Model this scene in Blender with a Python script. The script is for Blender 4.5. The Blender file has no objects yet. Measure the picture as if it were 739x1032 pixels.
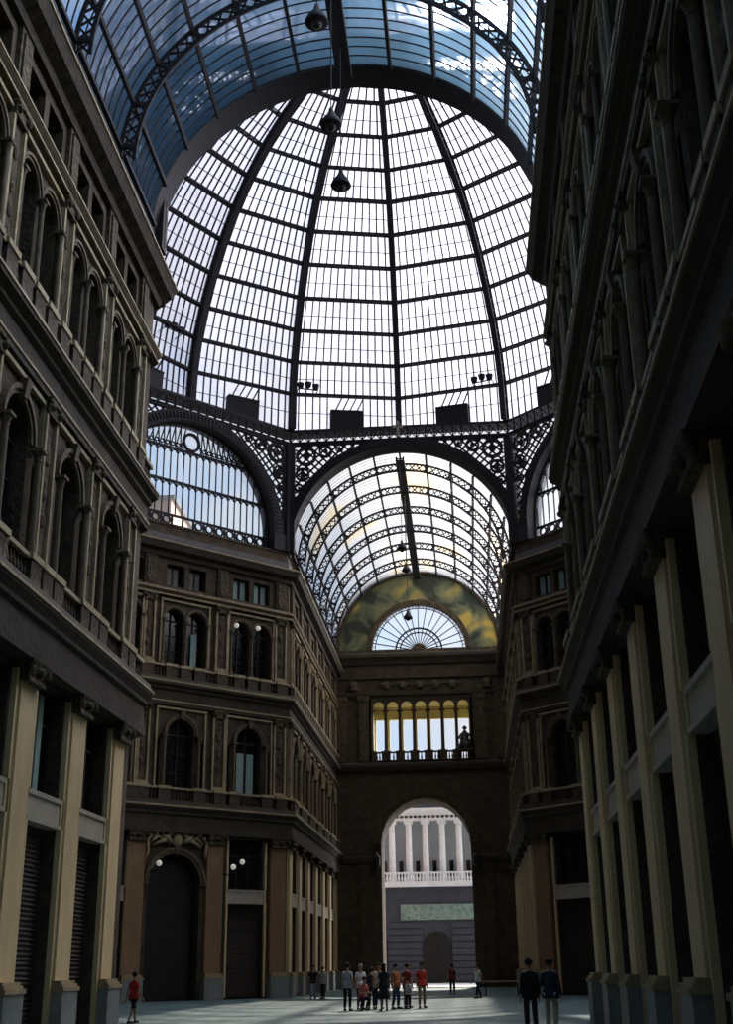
import bpy, bmesh, math, random
from mathutils import Matrix, Vector
PI = math.pi
random.seed(7)
SC = bpy.context.scene
COL = SC.collection
# ------------------------------------------------------------------ sizes
A = 7.5                    # half width of the arms
YC, AP = 57.55, 18.11      # octagon centre and apothem
YN, YF, YE = YC - AP, YC + AP, 104.08
ZS = 27.6                  # springing of the glass vaults
YB = -14.0                 # closed back end of the near arm

# ------------------------------------------------------------------ materials
def new_mat(name):
    m = bpy.data.materials.new(name); m.use_nodes = True
    nt = m.node_tree; nt.nodes.clear()
    out = nt.nodes.new('ShaderNodeOutputMaterial')
    return m, nt, out

def mat(name, c1, c2=None, scale=3.0, rough=0.7, bump=0.0, bscale=None, metal=0.0, emit=None, estr=0.0, spec=0.3, stretch=(1, 1, 1)):
    m, nt, out = new_mat(name)
    b = nt.nodes.new('ShaderNodeBsdfPrincipled')
    b.inputs['Roughness'].default_value = rough
    b.inputs['Metallic'].default_value = metal
    b.inputs['Specular IOR Level'].default_value = spec
    c2 = c2 or tuple(x * 0.6 for x in c1)
    tc = nt.nodes.new('ShaderNodeTexCoord')
    mp = nt.nodes.new('ShaderNodeMapping'); mp.inputs['Scale'].default_value = stretch
    nt.links.new(tc.outputs['Object'], mp.inputs['Vector'])
    n = nt.nodes.new('ShaderNodeTexNoise'); n.inputs['Scale'].default_value = scale
    n.inputs['Detail'].default_value = 5; n.inputs['Roughness'].default_value = 0.65
    nt.links.new(mp.outputs[0], n.inputs['Vector'])
    r = nt.nodes.new('ShaderNodeValToRGB')
    r.color_ramp.elements[0].position = 0.3; r.color_ramp.elements[1].position = 0.7
    r.color_ramp.elements[0].color = (*c2, 1); r.color_ramp.elements[1].color = (*c1, 1)
    nt.links.new(n.outputs['Fac'], r.inputs[0]); nt.links.new(r.outputs[0], b.inputs['Base Color'])
    if bump:
        n2 = nt.nodes.new('ShaderNodeTexNoise'); n2.inputs['Scale'].default_value = bscale or scale * 3
        n2.inputs['Detail'].default_value = 3
        nt.links.new(mp.outputs[0], n2.inputs['Vector'])
        bp = nt.nodes.new('ShaderNodeBump'); bp.inputs['Strength'].default_value = bump; bp.inputs['Distance'].default_value = 0.15
        nt.links.new(n2.outputs['Fac'], bp.inputs['Height']); nt.links.new(bp.outputs[0], b.inputs['Normal'])
    if emit:
        b.inputs['Emission Color'].default_value = (*emit, 1); b.inputs['Emission Strength'].default_value = estr
    nt.links.new(b.outputs[0], out.inputs[0])
    return m

def glass_mat(name, tint, milk, milk_fac, noise=0.0, nscale=0.35, milk2=None, fwd=0.0):
    """thin glazing: tinted see-through mixed with a milky light-scattering share (dust, wired glass)"""
    m, nt, out = new_mat(name)
    t = nt.nodes.new('ShaderNodeBsdfTransparent'); t.inputs[0].default_value = (*tint, 1)
    d = nt.nodes.new('ShaderNodeBsdfTranslucent'); d.inputs[0].default_value = (*milk, 1)
    mx = nt.nodes.new('ShaderNodeMixShader'); mx.inputs[0].default_value = milk_fac
    nt.links.new(t.outputs[0], mx.inputs[1]); nt.links.new(d.outputs[0], mx.inputs[2])
    if noise:
        tc = nt.nodes.new('ShaderNodeTexCoord')
        n = nt.nodes.new('ShaderNodeTexNoise'); n.inputs['Scale'].default_value = nscale; n.inputs['Detail'].default_value = 4
        nt.links.new(tc.outputs['Object'], n.inputs['Vector'])
        mr = nt.nodes.new('ShaderNodeMapRange'); mr.inputs['From Min'].default_value = 0.3; mr.inputs['From Max'].default_value = 0.7
        mr.inputs['To Min'].default_value = max(0, milk_fac - noise); mr.inputs['To Max'].default_value = min(1, milk_fac + noise)
        nt.links.new(n.outputs['Fac'], mr.inputs['Value']); nt.links.new(mr.outputs[0], mx.inputs[0])
        if milk2:
            rr = nt.nodes.new('ShaderNodeValToRGB')
            rr.color_ramp.elements[0].position = 0.54; rr.color_ramp.elements[1].position = 0.64
            rr.color_ramp.elements[0].color = (*milk, 1); rr.color_ramp.elements[1].color = (*milk2, 1)
            nt.links.new(n.outputs['Fac'], rr.inputs[0]); nt.links.new(rr.outputs[0], d.inputs[0])
    last = mx
    if fwd:      # dusty panes spread the sun's rays a few degrees forward
        rf = nt.nodes.new('ShaderNodeBsdfRefraction'); rf.inputs['Roughness'].default_value = 1.0; rf.inputs['IOR'].default_value = 1.03
        rf.inputs['Color'].default_value = (.95, .96, .98, 1)
        last = nt.nodes.new('ShaderNodeMixShader'); last.inputs[0].default_value = fwd
        nt.links.new(mx.outputs[0], last.inputs[1]); nt.links.new(rf.outputs[0], last.inputs[2])
    nt.links.new(last.outputs[0], out.inputs[0])
    return m

def mural_mat():
    m, nt, out = new_mat('painted_mural')
    b = nt.nodes.new('ShaderNodeBsdfPrincipled'); b.inputs['Roughness'].default_value = 0.6
    tc = nt.nodes.new('ShaderNodeTexCoord')
    n = nt.nodes.new('ShaderNodeTexNoise'); n.inputs['Scale'].default_value = 0.42; n.inputs['Detail'].default_value = 6; n.inputs['Distortion'].default_value = 0.6
    nt.links.new(tc.outputs['Object'], n.inputs['Vector'])
    r = nt.nodes.new('ShaderNodeValToRGB'); e = r.color_ramp.elements
    e[0].position = 0.42; e[0].color = (0.03, 0.04, 0.025, 1)
    e[1].position = 0.66; e[1].color = (0.58, 0.42, 0.09, 1)
    for p, c in ((0.50, (0.12, 0.14, 0.07, 1)), (0.56, (0.22, 0.22, 0.10, 1)), (0.61, (0.40, 0.31, 0.09, 1))):
        x = e.new(p); x.color = c
    nt.links.new(n.outputs['Fac'], r.inputs[0]); nt.links.new(r.outputs[0], b.inputs['Base Color'])
    nt.links.new(b.outputs[0], out.inputs[0])
    return m

def floor_mat():
    m, nt, out = new_mat('polished_marble_floor')
    b = nt.nodes.new('ShaderNodeBsdfPrincipled')
    tc = nt.nodes.new('ShaderNodeTexCoord')
    n = nt.nodes.new('ShaderNodeTexNoise'); n.inputs['Scale'].default_value = 0.5; n.inputs['Detail'].default_value = 6
    mp = nt.nodes.new('ShaderNodeMapping'); mp.inputs['Scale'].default_value = (0.5, 1, 1)
    nt.links.new(tc.outputs['Object'], mp.inputs[0]); nt.links.new(mp.outputs[0], n.inputs['Vector'])
    ch = nt.nodes.new('ShaderNodeTexChecker'); ch.inputs['Scale'].default_value = 0.5
    ch.inputs['Color1'].default_value = (0.115, 0.18, 0.185, 1); ch.inputs['Color2'].default_value = (0.09, 0.145, 0.15, 1)
    nt.links.new(tc.outputs['Object'], ch.inputs['Vector'])
    mx = nt.nodes.new('ShaderNodeMixRGB'); mx.blend_type = 'MULTIPLY'; mx.inputs[0].default_value = 0.7
    r = nt.nodes.new('ShaderNodeValToRGB'); r.color_ramp.elements[0].position = 0.35; r.color_ramp.elements[1].position = 0.65
    r.color_ramp.elements[0].color = (0.45, 0.5, 0.5, 1); r.color_ramp.elements[1].color = (1, 1, 1, 1)
    nt.links.new(n.outputs['Fac'], r.inputs[0]); nt.links.new(ch.outputs[0], mx.inputs[1]); nt.links.new(r.outputs[0], mx.inputs[2])
    nt.links.new(mx.outputs[0], b.inputs['Base Color'])
    b.inputs['Roughness'].default_value = 0.55; b.inputs['Specular IOR Level'].default_value = 0.25
    nt.links.new(b.outputs[0], out.inputs[0])
    return m

M = dict(
    stone=mat('sooty_facade_stone', (0.105, 0.074, 0.045), (0.045, 0.033, 0.022), 1.6, 0.85, 0.5, 7),
    carved=mat('carved_facade_stone', (0.14, 0.104, 0.062), (0.038, 0.029, 0.02), 3.5, 0.85, 0.9, 5),
    dull=mat('dull_brown_stone', (0.16, 0.118, 0.07), (0.085, 0.063, 0.04), 2.5, 0.75, 0.2, 8),
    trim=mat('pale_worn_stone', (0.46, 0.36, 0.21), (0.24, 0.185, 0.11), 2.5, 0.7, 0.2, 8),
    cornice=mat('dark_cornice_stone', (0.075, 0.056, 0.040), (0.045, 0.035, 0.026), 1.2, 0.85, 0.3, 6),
    cream=mat('cream_marble', (0.80, 0.63, 0.37), (0.64, 0.46, 0.24), 1.3, 0.5, 0.05, 6, stretch=(1, 1, .35)),
    red=mat('reddish_marble', (0.36, 0.215, 0.115), (0.21, 0.125, 0.07), 1.1, 0.5, 0.05, 6, stretch=(1, 1, .35)),
    pedestal=mat('grey_marble_plinth', (0.30, 0.32, 0.31), (0.2, 0.21, 0.2), 3, 0.5),
    panel=mat('white_marble_panel', (0.52, 0.46, 0.36), (0.38, 0.33, 0.25), 2, 0.5),
    shutter=mat('brown_roller_shutter', (0.075, 0.052, 0.040), (0.045, 0.033, 0.028), 2, 0.6),
    door=mat('dark_wooden_gate', (0.022, 0.020, 0.020), (0.012, 0.011, 0.011), 2, 0.6),
    frame=mat('dark_window_wood', (0.035, 0.03, 0.026), None, 4, 0.6),
    pane=mat('dark_window_glass', (0.012, 0.014, 0.018), None, 2, 0.15, spec=0.4),
    curtain=mat('pale_green_shutter', (0.30, 0.42, 0.40), (0.24, 0.34, 0.33), 4, 0.8),
    iron=mat('dark_painted_iron', (0.045, 0.040, 0.045), (0.03, 0.027, 0.03), 4, 0.7, spec=0.15),
    dome_glass=glass_mat('milky_dome_glass', (0.75, 0.76, 0.86), (0.62, 0.63, 0.73), 0.38, 0.12, 0.5),
    vault_glass=glass_mat('blue_vault_glass', (0.86, 0.93, 0.98), (0.30, 0.62, 0.90), 0.40, 0.12, 0.5, fwd=0.32),
    far_glass=glass_mat('aged_vault_glass', (0.95, 0.95, 0.94), (0.92, 0.93, 0.95), 0.35, 0.22, 0.22, milk2=(1.0, 0.78, 0.42)),
    clear_glass=glass_mat('clear_window_glass', (0.88, 0.92, 0.95), (0.7, 0.75, 0.8), 0.12),
    mural=mural_mat(),
    floor=floor_mat(),
    street=mat('street_paving', (0.55, 0.54, 0.52), (0.45, 0.44, 0.42), 2, 0.8),
    opal=mat('opal_lamp_glass', (0.85, 0.84, 0.78), (0.8, 0.78, 0.7), 2, 0.3, emit=(1, 0.93, 0.78), estr=0.28),
    yellow=mat('ochre_plaster_ceiling', (0.88, 0.80, 0.45), (0.78, 0.68, 0.34), 2, 0.8),
    theatre=mat('white_theatre_stone', (0.90, 0.91, 0.92), (0.74, 0.76, 0.78), 1.2, 0.8),
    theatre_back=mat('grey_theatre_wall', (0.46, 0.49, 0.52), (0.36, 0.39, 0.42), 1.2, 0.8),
    rustic=mat('grey_rusticated_stone', (0.075, 0.08, 0.10), (0.05, 0.055, 0.07), 0.8, 0.9),
    relief=mat('green_stone_relief', (0.30, 0.42, 0.36), (0.12, 0.19, 0.15), 3, 0.7, 0.9, 3),
    salmon=mat('salmon_plaster', (0.72, 0.42, 0.30), (0.6, 0.36, 0.27), 0.5, 0.9),
    bronze=mat('dark_bronze', (0.05, 0.05, 0.045), (0.03, 0.03, 0.028), 5, 0.5, metal=0.3),
    roof=mat('grey_roof_covering', (0.16, 0.155, 0.15), (0.12, 0.115, 0.11), 2, 0.9),
)

# ------------------------------------------------------------------ mesh builder
class MB:
    def __init__(s): s.v, s.f, s.mi, s.cm = [], [], [], 0
    def add(s, vs, fs):
        o = len(s.v); s.v += [tuple(p) for p in vs]
        for f in fs: s.f.append(tuple(i + o for i in f)); s.mi.append(s.cm)
        return s
    def box(s, x0, x1, y0, y1, z0, z1):
        v = [(x, y, z) for z in (z0, z1) for y in (y0, y1) for x in (x0, x1)]
        return s.add(v, [(0, 2, 3, 1), (4, 5, 7, 6), (0, 1, 5, 4), (2, 6, 7, 3), (0, 4, 6, 2), (1, 3, 7, 5)])
    def bar(s, p, q, w, h=None, up=(0, 0, 1)):
        h = w if h is None else h
        p, q = Vector(p), Vector(q); d = q - p
        if d.length < 1e-6: return s
        d.normalize(); u = Vector(up)
        if abs(d.dot(u)) > 0.98: u = Vector((0, 1, 0)) if abs(d.y) < 0.9 else Vector((1, 0, 0))
        a = d.cross(u).normalized(); b = a.cross(d).normalized()
        a *= w / 2; b *= h / 2
        v = [p - a - b, p + a - b, p + a + b, p - a + b, q - a - b, q + a - b, q + a + b, q - a + b]
        return s.add(v, [(0, 3, 2, 1), (4, 5, 6, 7), (0, 1, 5, 4), (1, 2, 6, 5), (2, 3, 7, 6), (3, 0, 4, 7)])
    def poly(s, pts, w, h=None, up=(0, 0, 1)):
        for p, q in zip(pts[:-1], pts[1:]): s.bar(p, q, w, h, up)
        return s
    def lathe(s, prof, seg=12, c=(0, 0, 0)):
        vs = [(c[0] + r * math.cos(2 * PI * k / seg), c[1] + r * math.sin(2 * PI * k / seg), c[2] + z) for r, z in prof for k in range(seg)]
        fs = [(i * seg + k, i * seg + (k + 1) % seg, (i + 1) * seg + (k + 1) % seg, (i + 1) * seg + k) for i in range(len(prof) - 1) for k in range(seg)]
        fs.append(tuple(range(seg))[::-1]); fs.append(tuple((len(prof) - 1) * seg + k for k in range(seg)))
        return s.add(vs, fs)
    def tube(s, pts, rad, seg=6):
        pts = [Vector(p) for p in pts]
        rad = rad if isinstance(rad, (list, tuple)) else [rad] * len(pts)
        vs = []
        for i, p in enumerate(pts):
            d = (pts[min(i + 1, len(pts) - 1)] - pts[max(i - 1, 0)]).normalized()
            u = Vector((0, 0, 1)) if abs(d.z) < 0.95 else Vector((1, 0, 0))
            a = d.cross(u).normalized(); b = a.cross(d)
            vs += [p + (a * math.cos(2 * PI * k / seg) + b * math.sin(2 * PI * k / seg)) * rad[i] for k in range(seg)]
        n = len(pts)
        fs = [(i * seg + k, i * seg + (k + 1) % seg, (i + 1) * seg + (k + 1) % seg, (i + 1) * seg + k) for i in range(n - 1) for k in range(seg)]
        fs += [tuple(range(seg))[::-1], tuple((n - 1) * seg + k for k in range(seg))]
        return s.add(vs, fs)
    def ball(s, c, r, seg=10, rings=6, sq=(1, 1, 1)):
        prof = [(max(r * math.sin(PI * i / rings), 1e-4), -r * math.cos(PI * i / rings)) for i in range(rings + 1)]
        vs = [(c[0] + q * math.cos(2 * PI * k / seg) * sq[0], c[1] + q * math.sin(2 * PI * k / seg) * sq[1], c[2] + z * sq[2]) for q, z in prof for k in range(seg)]
        fs = [(i * seg + k, i * seg + (k + 1) % seg, (i + 1) * seg + (k + 1) % seg, (i + 1) * seg + k) for i in range(rings) for k in range(seg)]
        return s.add(vs, fs)
    def sweep(s, path, prof, closed=True):
        """path: xy points, profile: closed list of (n, z) with n to the right of the path"""
        P = [Vector(p) for p in path]; n = len(P); N = []
        for i in range(n):
            ds = []
            if i > 0: ds.append((P[i] - P[i - 1]).normalized())
            if i < n - 1: ds.append((P[i + 1] - P[i]).normalized())
            ns = [Vector((d.y, -d.x)) for d in ds]
            m = sum(ns, Vector((0, 0))); m.normalize()
            N.append(m / max(m.dot(ns[0]), .3))
        k = len(prof)
        vs = [(P[i].x + N[i].x * a, P[i].y + N[i].y * a, z) for i in range(n) for a, z in prof]
        fs = [(i * k + j, i * k + (j + 1) % k, (i + 1) * k + (j + 1) % k, (i + 1) * k + j) for i in range(n - 1) for j in range(k)]
        fs += [tuple(range(k))[::-1], tuple((n - 1) * k + j for j in range(k))]
        return s.add(vs, fs)
    def mesh(s, name, mats, smooth=False):
        me = bpy.data.meshes.new(name); me.from_pydata(s.v, [], s.f)
        for m in (mats if isinstance(mats, (list, tuple)) else [mats]): me.materials.append(m)
        me.polygons.foreach_set('material_index', s.mi)
        bm = bmesh.new(); bm.from_mesh(me); bmesh.ops.recalc_face_normals(bm, faces=bm.faces); bm.to_mesh(me); bm.free()
        if smooth: me.polygons.foreach_set('use_smooth', [True] * len(me.polygons))
        me.update(); return me

def link(name, me, parent=None, Mx=None):
    o = bpy.data.objects.new(name, me); COL.objects.link(o)
    if parent: o.parent = parent
    if Mx is not None: o.matrix_basis = Mx
    return o
def thing(name, label, cat, loc=(0, 0, 0), group=None, rz=0):
    o = bpy.data.objects.new(name, None); COL.objects.link(o); o.location = loc; o.rotation_euler = (0, 0, rz)
    o.empty_display_size = 0.2
    return tag(o, label, cat, group)
def tag(o, label, cat, group=None):
    o['label'] = label; o['category'] = cat
    if group: o['group'] = group
    return o
def struct(name, me, Mx=None):
    o = link(name, me, None, Mx); o['kind'] = 'structure'; return o
def T(x, y, z): return Matrix.Translation((x, y, z))
def arcpts(r, zc, a0, a1, n, y=0, xc=0):
    return [(xc + r * math.cos(a0 + (a1 - a0) * i / n), y, zc + r * math.sin(a0 + (a1 - a0) * i / n)) for i in range(n + 1)]

# ------------------------------------------------------------------ facade pieces, local frame u (along), n (out), z (up)
CACHE = {}
def cached(key, fn):
    if key not in CACHE: CACHE[key] = fn()
    return CACHE[key]

def hole_outline(uc, hw, z0, zp, arch, n=12):
    pts = [(uc - hw, z0), (uc - hw, zp)]
    if arch: pts += [(uc - hw * math.cos(PI * i / n), zp + hw * math.sin(PI * i / n)) for i in range(1, n)]
    pts += [(uc + hw, zp), (uc + hw, z0)]
    return pts
def wall_cell(mb, u0, u1, z0, z1, hole=None, depth=0.5, n0=0.0):
    """one rectangular wall field, with an optional (arched) opening and its reveals"""
    def q(a, b, c, d): mb.add([(a, n0, c), (b, n0, c), (b, n0, d), (a, n0, d)], [(0, 1, 2, 3)])
    if not hole: q(u0, u1, z0, z1); return
    uc, hw, hz, hp, arch = hole
    q(u0, uc - hw, z0, z1); q(uc + hw, u1, z0, z1)
    if hz > z0 + 1e-4: q(uc - hw, uc + hw, z0, hz)
    o = hole_outline(uc, hw, hz, hp, arch)
    top = o[1:-1]
    for (a, za), (b, zb) in zip(top[:-1], top[1:]):
        mb.add([(a, n0, za), (b, n0, zb), (b, n0, z1), (a, n0, z1)], [(0, 1, 2, 3)])
    cl = o + [o[0]]
    for (a, za), (b, zb) in zip(cl[:-1], cl[1:]):
        mb.add([(a, n0, za), (b, n0, zb), (b, n0 - depth, zb), (a, n0 - depth, za)], [(0, 1, 2, 3)])

def m_pilaster(kind):
    w = 0.55
    sh = MB().box(-w, w, 0, .19, 1.38, 8.45)
    for sgn in (-1, 1): sh.box(sgn * w - .03, sgn * w + .03, 0, .13, 1.38, 8.45)
    ped = MB().box(-w - .1, w + .1, 0, .46, 0, 1.12)
    base = MB().box(-w - .14, w + .14, 0, .50, 1.12, 1.22).box(-w - .08, w + .08, 0, .44, 1.22, 1.30).box(-w - .04, w + .04, 0, .38, 1.30, 1.38)
    cap = MB().box(-w - .05, w + .05, 0, .40, 8.42, 8.54)
    cap.add([(-w, 0, 8.54), (w, 0, 8.54), (w + .16, 0, 8.95), (-w - .16, 0, 8.95), (-w, .34, 8.54), (w, .34, 8.54), (w + .16, .52, 8.95), (-w - .16, .52, 8.95)],
            [(0, 1, 2, 3), (4, 7, 6, 5), (0, 4, 5, 1), (2, 6, 7, 3), (0, 3, 7, 4), (1, 5, 6, 2)])
    for sgn in (-1, 1): cap.lathe([(.02, -.12), (.12, -.1), (.12, .1), (.02, .12)], 10, (sgn * (w + .02), .42, 8.76))
    cap.ball((0, .44, 8.72), .13)
    return (sh.mesh('pilaster_shaft', M['cream' if kind == 'cream' else 'red']), ped.mesh('pedestal', M['pedestal']),
            base.mesh('moulded_base', M['trim']), cap.mesh('capital', M['carved']))

def m_shutter(hw):
    mb = MB(); z = 0.05
    while z < 5.0:
        mb.add([(-hw, -.36, z), (hw, -.36, z), (hw, -.30, z + .06), (-hw, -.30, z + .06), (-hw, -.36, z + .12), (hw, -.36, z + .12)], [(0, 1, 2, 3), (3, 2, 5, 4)]); z += .12
    mb.box(-hw, hw, -.40, -.26, 5.0, 5.25).box(-hw, -hw + .1, -.4, -.24, 0, 5.25).box(hw - .1, hw, -.4, -.24, 0, 5.25)
    return mb.mesh('roller_shutter', M['shutter'])
def m_spandrel(hw):
    mb = MB().box(-hw, hw, -.3, .06, 5.25, 5.92).box(-hw, hw, -.3, .12, 5.86, 5.98).box(-hw, hw, -.3, .12, 5.19, 5.30)
    return mb.mesh('spandrel_panel', M['panel'])
def m_rect_window(hw, z0, z1, n=-.4, mull=1, trans=()):
    fr = MB(); t = .07
    fr.box(-hw, -hw + t, n - .06, n + .04, z0, z1).box(hw - t, hw, n - .06, n + .04, z0, z1)
    fr.box(-hw, hw, n - .06, n + .04, z0, z0 + t).box(-hw, hw, n - .06, n + .04, z1 - t, z1)
    for k in range(mull):
        u = -hw + 2 * hw * (k + 1) / (mull + 1); fr.box(u - .035, u + .035, n - .06, n + .04, z0, z1)
    for zt in trans: fr.box(-hw, hw, n - .06, n + .04, zt - .035, zt + .035)
    pn = MB().box(-hw + .02, hw - .02, n - .05, n - .02, z0 + .02, z1 - .02)
    return fr.mesh('window_frame', M['frame']), pn.mesh('window_pane', M['pane'])
def m_arch_window(hw, z0, zp, n=-.4, trans=True):
    fr = MB(); t = .07
    o = hole_outline(0, hw, z0, zp, True, 14); c = o + [o[0]]
    fr.poly([(a, n, z) for a, z in c], t * 1.6, .1, (0, 1, 0))
    fr.box(-.04, .04, n - .06, n + .05, z0, zp + hw)
    if trans: fr.box(-hw, hw, n - .06, n + .05, zp - .04, zp + .04)
    for k in (1, 2): fr.box(-hw, hw, n - .05, n + .03, z0 + (zp - z0) * k / 3 - .02, z0 + (zp - z0) * k / 3 + .02)
    pn = MB(); m = len(o)
    pn.add([(a, n - .03, z) for a, z in o] + [(a, n - .06, z) for a, z in o], [tuple(range(m)), tuple(range(m, 2 * m))[::-1]])
    return fr.mesh('window_frame', M['frame']), pn.mesh('window_pane', M['pane'])
def m_archivolt(hw, zp, w=.2, out=.14, key=True, z_imp=None):
    mb = MB(); n = 16
    for i in range(n):
        a0, a1 = PI * i / n, PI * (i + 1) / n
        for r0, r1, o in ((hw, hw + w * .55, out * .6), (hw + w * .5, hw + w, out)):
            v = [(-r * math.cos(a), y, zp + r * math.sin(a)) for a in (a0, a1) for r in (r0, r1) for y in (-.02, o)]
            mb.add(v, [(0, 1, 3, 2), (4, 6, 7, 5), (0, 4, 5, 1), (2, 3, 7, 6), (0, 2, 6, 4), (1, 5, 7, 3)])
    if key:
        mb.add([(-.10, 0, zp + hw - .05), (.10, 0, zp + hw - .05), (.17, 0, zp + hw + .45), (-.17, 0, zp + hw + .45),
                (-.10, .2, zp + hw - .05), (.10, .2, zp + hw - .05), (.17, .3, zp + hw + .45), (-.17, .3, zp + hw + .45)],
               [(0, 1, 2, 3), (4, 7, 6, 5), (0, 4, 5, 1), (2, 6, 7, 3), (0, 3, 7, 4), (1, 5, 6, 2)])
    return mb.mesh('archivolt', M['dull'])
def m_column(z0, z1, r, n=.22):
    mb = MB()
    mb.box(-r * 1.5, r * 1.5, n - r * 1.5, n + r * 1.5, z0, z0 + .14)
    mb.lathe([(r * 1.35, z0 + .14), (r * 1.35, z0 + .22), (r, z0 + .28), (r * .86, z1 - .36), (r * 1.0, z1 - .34), (r * 1.0, z1 - .3), (r * .9, z1 - .28), (r * 1.5, z1 - .08), (r * 1.5, z1 - .06)], 12, (0, n, 0))
    mb.box(-r * 1.7, r * 1.7, n - r * 1.7, n + r * 1.7, z1 - .08, z1)
    return mb.mesh('column', M['dull'], False)
def m_upper_pilaster(w, z0, z1):
    h = w / 2; mb = MB()
    mb.cm = 1; mb.box(-h, h, 0, .10, z0, z1 - .02)
    mb.ball((0, .10, (z0 + z1) / 2 + .8), .22, 8, 5, (1, .5, 1.3)).ball((0, .10, (z0 + z1) / 2 - .2), .16, 8, 5, (1, .5, 2)).ball((0, .10, (z0 + z1) / 2 - 1.0), .2, 8, 5, (1, .5, 1.2))
    mb.cm = 0
    for sgn in (-1, 1): mb.box(sgn * h - .06, sgn * h + .06, 0, .20, z0 + .1, z1 - .45)
    mb.box(-h, h, 0, .18, z0 + .1, z0 + .26).box(-h - .1, h + .1, 0, .24, z0 - .02, z0 + .1)
    mb.cm = 1; mb.box(-h - .06, h + .06, 0, .24, z1 - .45, z1 - .12).box(-h - .12, h + .12, 0, .30, z1 - .12, z1)
    for sgn in (-1, 1): mb.ball((sgn * h * .8, .26, z1 - .25), .12, 8, 5)
    return mb.mesh('upper_pilaster', [M['trim'], M['carved']])
def m_frame_moulding(hw, z0, z1, w=.12, out=.12):
    mb = MB().box(-hw - w, -hw, 0, out, z0, z1).box(hw, hw + w, 0, out, z0, z1).box(-hw - w, hw + w, 0, out + .03, z1 - w, z1)
    return mb.mesh('frame_moulding', M['trim'])
def m_cartouche(hw, z0, z1):
    mb = MB(); rnd = random.Random(3)
    mb.ball((0, .16, (z0 + z1) / 2), .36, 10, 6, (.9, .6, 1.2))
    for sgn in (-1, 1):
        mb.tube([(sgn * .4, .15, z0 + .25), (sgn * .75, .24, z0 + .5), (sgn * 1.0, .2, z1 - .15)], [.14, .18, .10])      # torso
        mb.ball((sgn * 1.02, .24, z1 + .02), .13)
        mb.tube([(sgn * .95, .2, z1 - .3), (sgn * .6, .26, z1 - .2), (sgn * .35, .2, z1 - .1)], .07)
        mb.tube([(sgn * .7, .2, z0 + .45), (sgn * 1.2, .22, z0 + .25), (sgn * 1.6, .16, z0 + .05)], [.14, .11, .08])
        mb.tube([(sgn * 1.7, .16, z1 - .1), (sgn * 2.0, .2, z1 - .5), (sgn * 1.9, .16, z0 - .3), (sgn * 2.1, .14, z0 - .9)], [.08, .13, .12, .05])
        mb.tube([(sgn * .2, .2, z1 + .05), (sgn * .55, .24, z1 + .0), (sgn * .8, .18, z0 + .3), (sgn * 1.3, .2, z0 + .55), (sgn * 1.75, .16, z0 + .2)], [.07, .11, .09, .12, .05])
        mb.ball((sgn * 1.45, .2, z0 + .75), .17).ball((sgn * 1.78, .2, z1 - .25), .14).ball((sgn * .62, .22, z1 - .05), .13)
        mb.tube([(sgn * 1.0, .18, z1 - .4), (sgn * 1.45, .18, z1 - .1), (sgn * 1.6, .12, z1 - .45), (sgn * 1.5, .12, z0 + .3)], [.06, .09, .08, .05])
    return mb.mesh('relief_sculpture', M['trim'], True)
def m_balustrade(L, z0, z1, n0, n1, posts):
    mb = MB(); c = (n0 + n1) / 2
    mb.cm = 0; mb.box(0, L, n0 + .03, n1 - .03, z0, z0 + .1); mb.cm = 1; mb.box(0, L, n0, n1, z1 - .12, z1); mb.cm = 0
    u = .2
    while u < L - .1:
        if min(abs(u - p) for p in posts) > .42:
            mb.lathe([(.05, z0 + .1), (.085, z0 + (z1 - z0) * .35), (.04, z0 + (z1 - z0) * .7), (.06, z1 - .12)], 6, (u, c, 0))
        u += .24
    for p in posts:
        mb.cm = 0; mb.box(max(p - .38, 0), min(p + .38, L), n0, n1 + .04, z0, z1 - .02)
        mb.cm = 1; mb.box(max(p - .42, 0), min(p + .42, L), n0 - .02, n1 + .08, z1 - .12, z1 + .05)
    return mb.mesh('balustrade', [M['stone'], M['trim']])

HW_SHOP = 1.3
class Building:
    def __init__(s, label, loc):
        s.root = thing('arcade_building', label, 'building', loc); s.L = T(-loc[0], -loc[1], -loc[2])
    def part(s, name, me, F=None, u=0, parent=None):
        Mx = s.L @ (F if F is not None else Matrix()) @ T(u, 0, 0)
        return link(name, me, s.root, Mx)
    def sub(s, name, me, parent): return link(name, me, parent)
    def path_part(s, name, path, prof, m):
        return s.part(name, MB().sweep(path, prof).mesh(name, m))

def face_matrix(p0, p1):
    """facade below the path p0->p1 (outward side on its right); u runs from p1 back to p0"""
    d = Vector((p1[0] - p0[0], p1[1] - p0[1])); L = d.length; d.normalize()
    n = Vector((d.y, -d.x)); u = -d
    return Matrix(((u.x, n.x, 0, p1[0]), (u.y, n.y, 0, p1[1]), (0, 0, 1, 0), (0, 0, 0, 1))), L

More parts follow.
